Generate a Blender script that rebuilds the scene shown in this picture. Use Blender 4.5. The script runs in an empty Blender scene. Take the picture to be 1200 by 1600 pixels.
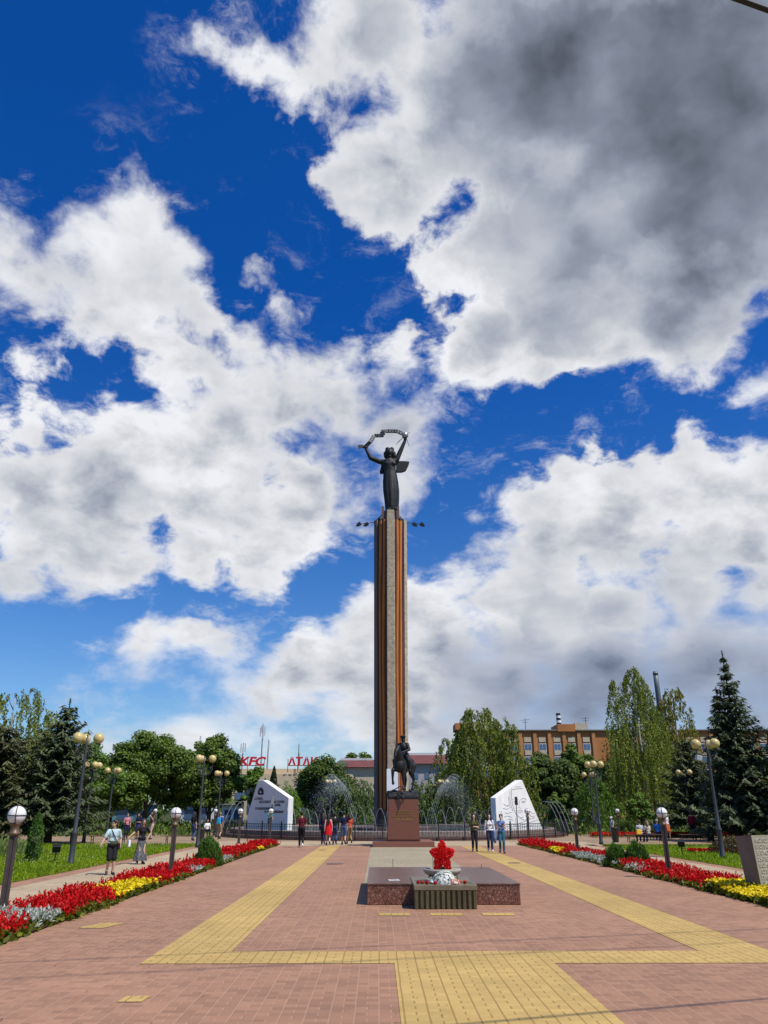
import bpy, math, random
import numpy as np
from mathutils import Vector, Matrix
R = math.radians
rng = np.random.default_rng(7)
random.seed(7)
sc = bpy.context.scene
COL = sc.collection

# ------------------------------------------------------------------ node helpers
class NT:
    def __init__(s, tree): s.t = tree; s.n = tree.nodes; s.l = tree.links
    def put(s, sock, v):
        if v is None: return
        if isinstance(v, bpy.types.NodeSocket): s.l.new(v, sock)
        elif isinstance(v, (tuple, list)):
            if sock.type == 'RGBA' and len(v) == 3: v = (*v, 1)
            sock.default_value = v
        else: sock.default_value = v
    def node(s, ty, **kw):
        nd = s.n.new(ty)
        for k, v in kw.items(): setattr(nd, k, v)
        return nd
    def m(s, op, a, b=None, c=None, clamp=False):
        nd = s.node('ShaderNodeMath', operation=op, use_clamp=clamp)
        for i, v in enumerate((a, b, c)): s.put(nd.inputs[i], v)
        return nd.outputs[0]
    def vm(s, op, a, b=None, scale=None):
        nd = s.node('ShaderNodeVectorMath', operation=op)
        s.put(nd.inputs[0], a); s.put(nd.inputs[1], b)
        if scale is not None: s.put(nd.inputs['Scale'], scale)
        return nd.outputs['Value'] if op in ('DISTANCE', 'LENGTH', 'DOT_PRODUCT') else nd.outputs['Vector']
    def noise(s, vec, scale, detail=3, rough=.5, dist=0., color=False, lac=2.):
        nd = s.node('ShaderNodeTexNoise')
        s.put(nd.inputs['Vector'], vec); nd.inputs['Scale'].default_value = scale
        nd.inputs['Detail'].default_value = detail; nd.inputs['Roughness'].default_value = rough
        nd.inputs['Distortion'].default_value = dist; nd.inputs['Lacunarity'].default_value = lac
        return nd.outputs['Color' if color else 'Fac']
    def ss(s, v, a, b, lo=0., hi=1.):
        nd = s.node('ShaderNodeMapRange', interpolation_type='SMOOTHSTEP')
        s.put(nd.inputs[0], v)
        for i, q in zip((1, 2, 3, 4), (a, b, lo, hi)): s.put(nd.inputs[i], q)
        return nd.outputs[0]
    def lin(s, v, a, b, lo=0., hi=1.):
        nd = s.node('ShaderNodeMapRange')
        s.put(nd.inputs[0], v)
        for i, q in zip((1, 2, 3, 4), (a, b, lo, hi)): s.put(nd.inputs[i], q)
        return nd.outputs[0]
    def mix(s, f, a, b, blend='MIX'):
        nd = s.node('ShaderNodeMix', data_type='RGBA', blend_type=blend)
        s.put(nd.inputs['Factor'], f)
        s.put(nd.inputs[6], a); s.put(nd.inputs[7], b)
        return nd.outputs[2]
    def xyz(s, v):
        nd = s.node('ShaderNodeSeparateXYZ'); s.put(nd.inputs[0], v); return nd.outputs
    def comb(s, x, y, z):
        nd = s.node('ShaderNodeCombineXYZ')
        for i, v in enumerate((x, y, z)): s.put(nd.inputs[i], v)
        return nd.outputs[0]

def new_mat(name):
    m = bpy.data.materials.new(name); m.use_nodes = True
    t = NT(m.node_tree); b = m.node_tree.nodes['Principled BSDF']
    return m, t, b

MATS = {}
def mat(name, col, rough=.6, var=.15, scale=3., bump=.0, bscale=40., metal=0., spec=.5, dirt=0., streak=False):
    """plain surface with noise-mottled colour and a fine bump"""
    if name in MATS: return MATS[name]
    m, t, b = new_mat(name)
    co = t.node('ShaderNodeTexCoord').outputs['Object']
    if streak: co = t.vm('MULTIPLY', co, (1, 1, .12))
    n1 = t.noise(co, scale, 5, .62)
    k = t.lin(n1, .25, .75, 1 - var, 1 + var)
    c = t.vm('SCALE', tuple(col), scale=k)
    if dirt:
        n2 = t.noise(co, scale * .45, 6, .7)
        c = t.mix(t.ss(n2, .5, .72, 0, dirt), c, tuple(x * .45 for x in col))
    t.put(b.inputs['Base Color'], c)
    b.inputs['Roughness'].default_value = rough; b.inputs['Metallic'].default_value = metal
    b.inputs['Specular IOR Level'].default_value = spec
    if bump:
        bp = t.node('ShaderNodeBump'); bp.inputs['Strength'].default_value = bump; bp.inputs['Distance'].default_value = .02
        t.put(bp.inputs['Height'], t.noise(co, bscale, 4, .6)); t.put(b.inputs['Normal'], bp.outputs[0])
    MATS[name] = m
    return m

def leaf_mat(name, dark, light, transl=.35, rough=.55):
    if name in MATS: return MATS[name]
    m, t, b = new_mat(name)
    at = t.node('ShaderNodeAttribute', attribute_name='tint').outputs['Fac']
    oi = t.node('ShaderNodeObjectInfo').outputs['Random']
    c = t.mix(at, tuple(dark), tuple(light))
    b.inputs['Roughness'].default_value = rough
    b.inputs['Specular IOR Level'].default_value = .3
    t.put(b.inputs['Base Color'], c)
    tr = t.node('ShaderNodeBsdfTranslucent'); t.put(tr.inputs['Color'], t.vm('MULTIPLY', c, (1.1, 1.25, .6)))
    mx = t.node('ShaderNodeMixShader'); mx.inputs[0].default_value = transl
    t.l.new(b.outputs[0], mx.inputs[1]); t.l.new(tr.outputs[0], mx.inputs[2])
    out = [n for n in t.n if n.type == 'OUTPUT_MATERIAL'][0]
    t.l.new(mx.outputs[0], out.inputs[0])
    MATS[name] = m
    return m

# ------------------------------------------------------------------ mesh builder
class MB:
    def __init__(s): s.v = []; s.f = []; s.mi = []; s.cur = 0
    def add(s, vs, fs):
        o = len(s.v); s.v += [tuple(v) for v in vs]
        s.f += [tuple(i + o for i in f) for f in fs]; s.mi += [s.cur] * len(fs)
        return s
    def box(s, c, d, rz=0., taper=1., M=None, bevel=0.):
        x, y, z = d[0] / 2, d[1] / 2, d[2] / 2
        vs = []
        for sz, k in ((-1, 1.), (1, taper)):
            for sx, sy in ((-1, -1), (1, -1), (1, 1), (-1, 1)): vs.append(Vector((sx * x * k, sy * y * k, sz * z)))
        mt = Matrix.Translation(c) @ Matrix.Rotation(rz, 4, 'Z')
        if M is not None: mt = Matrix.Translation(c) @ M.to_4x4()
        return s.add([mt @ v for v in vs], [(3, 2, 1, 0), (4, 5, 6, 7), (0, 1, 5, 4), (1, 2, 6, 5), (2, 3, 7, 6), (3, 0, 4, 7)])
    def prism(s, poly, z0, z1, top=None):
        n = len(poly); tp = top or poly
        vs = [(x, y, z0) for x, y in poly] + [(x, y, z1) for x, y in tp]
        return s.add(vs, [tuple(range(n - 1, -1, -1)), tuple(range(n, 2 * n))] + [(i, (i + 1) % n, n + (i + 1) % n, n + i) for i in range(n)])
    def prism_y(s, poly, y0, y1, M=None):
        """polygon in x,z extruded along y (counter-clockwise seen from -y)"""
        n = len(poly)
        vs = [Vector((x, y0, z)) for x, z in poly] + [Vector((x, y1, z)) for x, z in poly]
        if M is not None: vs = [M @ v for v in vs]
        return s.add(vs, [tuple(range(n)), tuple(range(2 * n - 1, n - 1, -1))] + [((i + 1) % n, i, n + i, n + (i + 1) % n) for i in range(n)])
    def tube(s, pts, r, n=8, caps=True, flat=None):
        pts = [Vector(p) for p in pts]; k = len(pts)
        rs = list(r) if isinstance(r, (list, tuple)) else [r] * k
        vs = []; prev = None
        for i, p in enumerate(pts):
            d = (pts[min(i + 1, k - 1)] - pts[max(i - 1, 0)])
            if d.length < 1e-9: d = Vector((0, 0, 1))
            d.normalize()
            if prev is None:
                a = Vector((0, 0, 1)) if abs(d.z) < .9 else Vector((1, 0, 0))
                u = d.cross(a).normalized()
            else:
                u = prev - d * prev.dot(d)
                u = u.normalized() if u.length > 1e-6 else d.orthogonal().normalized()
            prev = u; w = d.cross(u)
            for j in range(n):
                an = 2 * math.pi * j / n
                vs.append(p + (u * math.cos(an) + w * math.sin(an) * (flat or 1)) * rs[i])
        fs = []
        for i in range(k - 1):
            for j in range(n):
                a = i * n + j; b = i * n + (j + 1) % n
                fs.append((a, b, b + n, a + n))
        if caps: fs += [tuple(range(n - 1, -1, -1)), tuple(range((k - 1) * n, k * n))]
        return s.add(vs, fs)
    def lathe(s, prof, c=(0, 0, 0), n=24, sx=1., sy=1.):
        vs = []; k = len(prof)
        for r, z in prof:
            for j in range(n):
                a = 2 * math.pi * j / n
                vs.append((c[0] + r * math.cos(a) * sx, c[1] + r * math.sin(a) * sy, c[2] + z))
        fs = []
        for i in range(k - 1):
            for j in range(n):
                a = i * n + j; b = i * n + (j + 1) % n
                fs.append((a, b, b + n, a + n))
        fs += [tuple(range(n - 1, -1, -1)), tuple(range((k - 1) * n, k * n))]
        return s.add(vs, fs)
    def ball(s, c, r, n=16, m=10, M=None):
        rr = r if isinstance(r, (tuple, list)) else (r, r, r)
        vs = [Vector((0, 0, -rr[2]))]
        for i in range(1, m):
            ph = math.pi * i / m - math.pi / 2
            for j in range(n):
                a = 2 * math.pi * j / n
                vs.append(Vector((rr[0] * math.cos(ph) * math.cos(a), rr[1] * math.cos(ph) * math.sin(a), rr[2] * math.sin(ph))))
        vs.append(Vector((0, 0, rr[2])))
        if M is not None: vs = [M @ v for v in vs]
        vs = [v + Vector(c) for v in vs]
        fs = [(0, 1 + (j + 1) % n, 1 + j) for j in range(n)]
        for i in range(m - 2):
            for j in range(n):
                a = 1 + i * n + j; b = 1 + i * n + (j + 1) % n
                fs.append((a, b, b + n, a + n))
        L = len(vs) - 1; o = 1 + (m - 2) * n
        fs += [(o + j, o + (j + 1) % n, L) for j in range(n)]
        return s.add(vs, fs)
    def cap(s, a, b, ra, rb, n=14):
        """closed tapered limb with round ends"""
        a = Vector(a); b = Vector(b); d = b - a; L = d.length
        if L < 1e-6: return s.ball(a, ra)
        d.normalize(); pts = []; rs = []
        for q in (-.98, -.8, -.5, 0): pts.append(a + d * ra * q); rs.append(ra * math.sqrt(1 - q * q))
        for q in (0, .5, .8, .98): pts.append(b + d * rb * q); rs.append(rb * math.sqrt(1 - q * q))
        return s.tube(pts, rs, n)
    def chain(s, pts, rs):
        for i in range(len(pts) - 1): s.cap(pts[i], pts[i + 1], rs[i], rs[i + 1])
        return s
    def mesh(s, name):
        me = bpy.data.meshes.new(name); me.from_pydata(s.v, [], s.f); me.update()
        return me
    def build(s, name, mats, parent=None, smooth=False, loc=None, rz=0., bevel=0., auto=None):
        me = s.mesh(name)
        if not isinstance(mats, (list, tuple)): mats = [mats]
        for m in mats: me.materials.append(m)
        if len(mats) > 1: me.polygons.foreach_set('material_index', s.mi)
        o = bpy.data.objects.new(name, me); COL.objects.link(o)
        if smooth: me.polygons.foreach_set('use_smooth', [True] * len(me.polygons))
        if auto is not None:
            me.polygons.foreach_set('use_smooth', [True] * len(me.polygons))
            me.set_sharp_from_angle(angle=R(auto))
        if bevel:
            bv = o.modifiers.new('bevel', 'BEVEL'); bv.width = bevel; bv.segments = 2; bv.limit_method = 'ANGLE'
        if loc is not None: o.location = loc
        o.rotation_euler.z = rz
        if parent is not None: o.parent = parent
        return o
    def sculpt(s, name, mats, parent=None, voxel=.02, smooth=2, loc=None, rz=0.):
        """union of the shapes as ONE continuous skin"""
        me = s.mesh('tmp'); o = bpy.data.objects.new('tmp', me); COL.objects.link(o)
        md = o.modifiers.new('r', 'REMESH'); md.mode = 'VOXEL'; md.voxel_size = voxel; md.use_smooth_shade = True
        if smooth:
            sm = o.modifiers.new('s', 'SMOOTH'); sm.factor = .5; sm.iterations = smooth
        dg = bpy.context.evaluated_depsgraph_get()
        nm = bpy.data.meshes.new_from_object(o.evaluated_get(dg))
        bpy.data.objects.remove(o); bpy.data.meshes.remove(me)
        nm.name = name; nm.materials.clear()
        if not isinstance(mats, (list, tuple)): mats = [mats]
        for m in mats: nm.materials.append(m)
        nm.polygons.foreach_set('use_smooth', [True] * len(nm.polygons))
        o = bpy.data.objects.new(name, nm); COL.objects.link(o)
        if loc is not None: o.location = loc
        o.rotation_euler.z = rz
        if parent is not None: o.parent = parent
        return o

def tag(o, label=None, cat=None, group=None, kind=None):
    if label: o['label'] = label
    if cat: o['category'] = cat
    if group: o['group'] = group
    if kind: o['kind'] = kind
    return o
def empty(name, loc, label, cat, rz=0., group=None):
    o = bpy.data.objects.new(name, None); COL.objects.link(o); o.location = loc; o.rotation_euler.z = rz
    o.empty_display_size = .2
    return tag(o, label, cat, group)
def copy_tree(o, parent=None):
    c = o.copy(); COL.objects.link(c)
    if parent is not None: c.parent = parent
    for ch in list(o.children): copy_tree(ch, c)
    return c
def sheet(name, polys, z, m, kind='structure', label=None, cat=None):
    mb = MB()
    for p in polys: mb.add([(x, y, z) for x, y in p], [tuple(range(len(p)))])
    o = mb.build(name, m); tag(o, label, cat, None, kind); return o
def rect(x0, x1, y0, y1): return [(x0, y0), (x1, y0), (x1, y1), (x0, y1)]
def text_part(name, body, size, loc, rot, m, parent, depth=.01, align='CENTER', width=None, bold=0.):
    cu = bpy.data.curves.new(name, 'FONT'); cu.body = body; cu.size = size; cu.align_x = align
    cu.extrude = depth; cu.resolution_u = 3; cu.offset = bold
    o = bpy.data.objects.new(name, cu); COL.objects.link(o)
    dg = bpy.context.evaluated_depsgraph_get()
    me = bpy.data.meshes.new_from_object(o.evaluated_get(dg)); bpy.data.objects.remove(o)
    me.materials.clear(); me.materials.append(m)
    if width:
        xs = [v.co.x for v in me.vertices]; k = width / (max(xs) - min(xs))
        for v in me.vertices: v.co.x *= k
    o = bpy.data.objects.new(name, me); COL.objects.link(o); o.location = loc; o.rotation_euler = rot
    if parent is not None: o.parent = parent
    return o

# ------------------------------------------------------------------ leaf meshes (numpy)
def leaf_mesh(name, m, C, U, W, tint, parent=None, loc=None):
    """one diamond leaf per row: centre C, half-length vector U, half-width vector W"""
    n = len(C)
    V = np.empty((n, 4, 3), np.float32)
    V[:, 0] = C - U; V[:, 1] = C + W; V[:, 2] = C + U; V[:, 3] = C - W
    me = bpy.data.meshes.new(name)
    me.vertices.add(4 * n); me.loops.add(4 * n); me.polygons.add(n)
    me.vertices.foreach_set('co', V.reshape(-1))
    me.loops.foreach_set('vertex_index', np.arange(4 * n, dtype=np.int32))
    me.polygons.foreach_set('loop_start', np.arange(0, 4 * n, 4, dtype=np.int32))
    me.update(calc_edges=True)
    a = me.attributes.new('tint', 'FLOAT', 'FACE'); a.data.foreach_set('value', np.clip(tint, 0, 1).astype(np.float32))
    me.materials.append(m)
    o = bpy.data.objects.new(name, me); COL.objects.link(o)
    if loc is not None: o.location = loc
    if parent is not None: o.parent = parent
    return o
def unit(a): return a / np.maximum(np.linalg.norm(a, axis=1, keepdims=True), 1e-9)
def rdir(n): return unit(rng.normal(size=(n, 3)))
# ------------------------------------------------------------------ camera
cam = bpy.data.cameras.new('camera'); co = bpy.data.objects.new('camera', cam); COL.objects.link(co)
cam.sensor_fit = 'VERTICAL'; cam.sensor_height = 36.; cam.lens = 27.; cam.clip_end = 6000.; cam.clip_start = .05
PITCH = math.atan(465 / 1200); YAW = math.atan(10 * math.cos(PITCH) / 1200)
co.location = (-1.25, 0, 1.9); co.rotation_euler = (math.pi / 2 + PITCH, 0, -YAW)
sc.camera = co
sc.view_settings.view_transform = 'Standard'; sc.view_settings.look = 'None'
sc.view_settings.exposure = 0; sc.view_settings.gamma = 1
sc.render.engine = 'CYCLES'
sc.cycles.max_bounces = 6; sc.cycles.diffuse_bounces = 3; sc.cycles.glossy_bounces = 2; sc.cycles.transmission_bounces = 4
sc.cycles.transparent_max_bounces = 12; sc.cycles.caustics_reflective = False; sc.cycles.caustics_refractive = False
sc.cycles.use_denoising = True

# ------------------------------------------------------------------ sun and sky
SUN_EL = R(56); SUN_AZ = math.atan2(.80, -.60)
sd = Vector((math.sin(SUN_AZ) * math.cos(SUN_EL), math.cos(SUN_AZ) * math.cos(SUN_EL), math.sin(SUN_EL)))
sl = bpy.data.lights.new('sun', 'SUN'); sl.energy = 4.8; sl.angle = R(.5); sl.color = (1, .95, .86)
so = bpy.data.objects.new('sun', sl); COL.objects.link(so); so.rotation_euler = sd.to_track_quat('Z', 'Y').to_euler()

COVER = [(-10.0,50.6,2.1),(-13.4,50.1,1.1),(-16.0,50.3,0.4),(-2.2,52.5,4.2),(-6.1,50.2,1.2),(1.1,46.6,3.1),(0.4,43.6,1.4),(2.9,44.6,1.7),(8.1,48.3,5.2),(16.4,49.3,8.7),(27.5,44.4,11.1),(11.5,39.5,4.1),(8.6,39.3,2.2),(17.4,37.5,6.4),(26.3,35.0,6.1),(10.3,34.6,2.5),(7.4,33.0,1.1),(15.3,33.4,2.3),(19.8,31.7,1.8),(26.7,32.1,2.5),(33.3,40.0,9.1),(29.9,27.3,0.9),(-21.6,39.6,1.9),(-24.5,37.7,1.8),(-27.0,36.5,1.6),(-28.1,33.9,3.0),(-30.8,35.7,1.1),(-20.3,35.6,4.0),(-24.6,33.0,3.1),(-16.3,35.4,2.2),(-14.2,33.9,1.8),(-17.1,29.9,3.8),(-18.5,25.6,4.0),(-26.2,24.4,1.9),(-28.8,28.6,1.1),(-28.4,24.4,1.0),(-26.0,20.9,3.5),(-20.3,20.8,4.6),(-13.2,26.7,4.6),(-13.6,21.1,3.8),(-8.1,28.5,3.5),(-2.8,29.2,3.3),(0.4,30.6,1.9),(2.0,27.4,2.8),(-4.8,24.0,3.3),(2.0,23.1,2.3),(-6.2,20.6,2.6),(-1.6,22.1,2.4),(-11.6,32.4,1.1),(-8.6,35.3,0.8),(-10.9,36.7,0.5),(-25.6,15.7,1.7),(-22.2,15.9,1.6),(-18.3,16.3,1.9),(-13.8,17.3,2.3),(-9.4,16.7,1.9),(-6.0,17.5,1.0),(-16.9,11.9,1.8),(-13.8,12.4,1.6),(-9.6,12.0,2.0),(-5.3,11.7,2.2),(-1.0,11.7,2.9),(4.8,11.7,4.4),(11.5,12.9,3.9),(17.5,13.5,3.5),(23.2,13.9,3.2),(27.0,13.9,3.0),(16.6,9.5,4.8),(23.4,9.1,4.9),(9.8,8.8,3.6),(2.8,8.5,3.2),(-2.4,9.4,2.8),(-7.1,10.2,2.1),(26.8,8.4,3.6),(-7.9,7.5,2.0),(-5.2,8.9,2.7),(2.8,6.2,3.6),(8.7,6.2,3.6),(14.1,6.1,3.3),(19.2,5.9,3.3),(24.5,5.7,3.6),(-1.4,7.1,3.4),(18.3,4.7,2.5),(11.8,4.8,2.6),(24.3,4.5,2.4),(5.0,4.9,2.2),(16.6,24.8,1.3),(18.1,22.3,1.9),(22.5,20.9,2.2),(25.6,20.9,2.0),(28.4,20.0,1.8),(12.9,19.3,3.7),(8.5,19.5,1.3),(18.1,18.9,3.6),(23.3,17.4,3.4),(27.5,16.9,3.1),(21.4,22.8,0.8),(24.6,22.7,0.9),(27.5,21.8,0.9),(14.7,22.5,1.6),(-13.9,5.5,1.5),(-14.7,4.8,1.3),(-13.1,4.9,1.4),(-10.5,6.5,0.9),(-19.1,4.0,1.2),(-9.3,4.1,0.7),(-10.2,3.9,0.5),(-18.3,4.0,0.4),(-6.8,4.2,0.6)]
GREY = [(3.1,50.5,3.7),(10.8,50.3,5.0),(7.9,46.5,3.9),(1.8,52.8,2.1),(14.6,41.7,3.6),(12.0,38.2,2.6),(19.2,38.1,2.9),(10.0,42.2,1.7),(16.2,48.5,5.8),(24.8,47.0,7.4),(30.8,39.6,6.8),(15.9,42.7,2.5),(22.4,35.4,5.4),(14.4,35.3,3.3),(11.1,34.5,1.3),(6.3,50.2,3.1),(27.7,32.1,2.8),(-25.5,18.1,2.0),(-21.3,18.4,2.1),(-16.7,18.6,2.2),(-12.0,19.1,1.9),(-19.9,25.0,1.8),(-23.5,24.0,1.4),(-13.4,24.1,1.7),(1.8,28.3,2.4),(-1.7,25.9,1.5),(-25.8,32.1,1.4),(-8.4,24.5,1.2),(-6.0,27.9,1.2),(-18.3,30.9,1.0),(-7.6,20.0,1.4),(15.4,20.3,1.7),(20.0,19.1,1.5),(24.4,18.8,1.4),(28.2,18.7,1.4),(11.4,18.2,1.6),(17.9,17.3,1.3),(-15.9,10.7,1.1),(-11.3,10.3,1.9),(-5.2,10.1,2.3),(0.4,9.2,2.9),(5.2,8.7,3.4),(9.8,7.9,3.8),(14.2,7.6,4.2),(20.6,6.9,4.4),(25.8,7.1,4.2),(5.3,13.3,1.5),(14.5,10.9,3.6),(19.8,10.6,3.9),(24.8,10.3,3.7)]
GLOW = [(21.6,41.4,1.9),(15.0,39.9,1.1),(0.4,53.5,0.8),(12.6,15.4,2.1),(17.7,15.3,2.2),(23.0,15.0,1.9)]
DARK = [(18.6,45.1,3.6),(28.1,48.7,3.7),(31.6,42.5,4.0),(27.3,37.3,3.0),(14.4,34.6,2.1),(21.1,33.5,2.8),(28.3,32.8,2.0),(33.7,46.0,3.5),(12.1,50.5,2.3),(15.9,10.9,2.4),(19.8,10.4,2.9),(24.2,9.5,2.8),(12.6,9.2,1.9),(26.3,7.3,2.2),(18.6,7.7,2.3),(7.9,7.8,1.8)]
def skydir(az, el): return (math.sin(R(az)) * math.cos(R(el)), math.cos(R(az)) * math.cos(R(el)), math.sin(R(el)))
world = bpy.data.worlds.new('World'); sc.world = world; world.use_nodes = True
t = NT(world.node_tree); bg = world.node_tree.nodes['Background']
sky = t.node('ShaderNodeTexSky', sky_type='NISHITA', sun_disc=False)
sky.sun_elevation = SUN_EL; sky.sun_rotation = SUN_AZ; sky.altitude = 200; sky.air_density = 1.; sky.dust_density = .6; sky.ozone_density = 2.5
STR = .1
d0 = t.node('ShaderNodeTexCoord').outputs['Generated']
ax = t.xyz(d0)
zz = ax[2]
zk = t.m('MULTIPLY', t.m('POWER', t.m('MAXIMUM', t.m('ADD', zz, .05), .002), .65), 1.7)       # clouds flatten towards the horizon
ds = t.comb(ax[0], ax[1], zk)
w1 = t.vm('SUBTRACT', t.noise(ds, 5., 2, .5, color=True), (.5, .5, .5))
w2 = t.vm('SUBTRACT', t.noise(ds, 15., 3, .55, color=True), (.5, .5, .5))
dw = t.vm('ADD', d0, t.vm('ADD', t.vm('SCALE', w1, scale=.05), t.vm('SCALE', w2, scale=.045)))
def field(blobs, k):
    acc = None
    for az, el, r in blobs:
        s_ = t.m('SUBTRACT', 2 * math.sin(R(r) / 2), t.vm('DISTANCE', dw, skydir(az, el)))
        acc = s_ if acc is None else t.m('SMOOTH_MAX', acc, s_, k)
    return acc
cover = field(COVER, .022)
grey = field(GREY, .05)
glow = field(GLOW, .03)
dark = field(DARK, .04)
# a few scattered cumulus in the half of the sky behind the viewer
back = t.m('MULTIPLY_ADD', t.noise(d0, 3.2, 3, .5), .9, -.56)
back = t.m('SUBTRACT', back, t.ss(ax[1], -.1, .45, 0, .6))
cover = t.m('SMOOTH_MAX', cover, back, .03)
dv = t.vm('ADD', ds, t.vm('SCALE', w2, scale=.03))
sunside = t.vm('MULTIPLY', (.6 * .016, 0, .8 * .016), (1, 1, 1))
dvs = t.vm('ADD', dv, sunside)
n_a = t.noise(dv, 9., 9, .60, .1)
r_a = t.noise(dv, 8., 4, .5); r_b = t.noise(dvs, 8., 4, .5)
s_a = t.noise(dv, 3.6, 2, .5); s_b = t.noise(t.vm('ADD', dv, t.vm('SCALE', sunside, scale=2.5)), 3.6, 2, .5)
soft = t.noise(d0, 3.5, 3, .5)
nz = t.m('SUBTRACT', n_a, .5)
low = t.m('MULTIPLY', t.ss(ax[2], .30, .12), t.ss(ax[0], -.12, .25))
dens = t.m('MULTIPLY_ADD', t.m('ADD', nz, .045), t.m('MULTIPLY_ADD', low, -.13, .22), cover)
edge = t.m('ADD', t.lin(soft, .38, .62, .010, .052), t.ss(ax[2], .26, .06, 0, .035))
alpha = t.ss(dens, t.ss(ax[2], .26, .1, -.010, -.04), edge)
wisps = t.m('MULTIPLY', t.ss(t.noise(t.vm('MULTIPLY', dw, (1, 1, 2.)), 9., 8, .7), .52, .78), t.ss(cover, -.11, -.005, 0., .72))
alpha = t.m('MAXIMUM', alpha, wisps)
deep = t.ss(dens, .0, .10)
core = t.ss(t.m('MULTIPLY_ADD', nz, .1, cover), .02, .16)
mid = t.m('MULTIPLY', t.ss(t.m('MULTIPLY_ADD', nz, .13, grey), -.055, .018), deep)
veil = t.m('MULTIPLY', t.m('MULTIPLY', t.ss(t.m('MULTIPLY_ADD', nz, .10, ax[2]), .245, .165), t.ss(ax[0], -.10, .22)), t.m('MULTIPLY', t.ss(dens, -.02, .03), .95))
inner = t.m('MULTIPLY', t.ss(t.m('MULTIPLY_ADD', nz, .10, cover), -.004, .032), t.m('MULTIPLY', t.ss(ax[2], .45, .53), t.ss(ax[0], .0, .09)))
mid = t.m('MAXIMUM', t.m('MAXIMUM', mid, veil), t.m('MULTIPLY', inner, .9))
drk = t.m('MULTIPLY', t.ss(t.m('MULTIPLY_ADD', nz, .14, dark), -.06, .03), deep)
gl = t.m('MULTIPLY', t.ss(t.m('MULTIPLY_ADD', nz, .16, glow), -.03, .04), .75)
lit = t.m('MULTIPLY_ADD', t.m('SUBTRACT', r_a, r_b), 1.0, t.m('MULTIPLY', t.m('SUBTRACT', s_a, s_b), 2.2))
base = t.m('SUBTRACT', .85, t.m('ADD', t.m('MULTIPLY', deep, .15), t.m('MULTIPLY', core, .19)))
sh = t.m('MULTIPLY', t.m('ADD', t.m('MULTIPLY', mid, t.m('MULTIPLY_ADD', low, .12, .26)), t.m('MULTIPLY', drk, t.m('MULTIPLY_ADD', low, -.03, .05))), t.m('SUBTRACT', 1., gl))
lum = t.m('ADD', t.m('SUBTRACT', base, sh), t.m('MULTIPLY', lit, t.m('MULTIPLY', t.lin(mid, 0, 1, .66, .45), t.m('MULTIPLY_ADD', low, -.55, 1.))))
lum = t.m('ADD', lum, t.m('MULTIPLY', t.m('SUBTRACT', s_a, .5), .22))
lum = t.m('MINIMUM', t.m('MAXIMUM', lum, .12), .90)
ccol = t.mix(t.ss(lum, .15, .80), t.mix(low, (.80, .925, 1.20), (.72, .89, 1.30)), (.96, .975, 1.02))
ccol = t.vm('SCALE', ccol, scale=t.m('DIVIDE', lum, STR))
hs = t.node('ShaderNodeHueSaturation'); hs.inputs['Saturation'].default_value = 1.22; hs.inputs['Value'].default_value = 1.
t.put(hs.inputs['Color'], sky.outputs[0])
el_ = ax[2]
tint = t.mix(t.ss(el_, .02, .62), (.80, .98, 1.22), (.10, .66, 1.32))
blue = t.vm('MULTIPLY', hs.outputs[0], tint)
t.put(bg.inputs['Color'], t.mix(alpha, blue, ccol)); bg.inputs['Strength'].default_value = STR
world.cycles.sampling_method = 'MANUAL'; world.cycles.sample_map_resolution = 512
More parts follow.
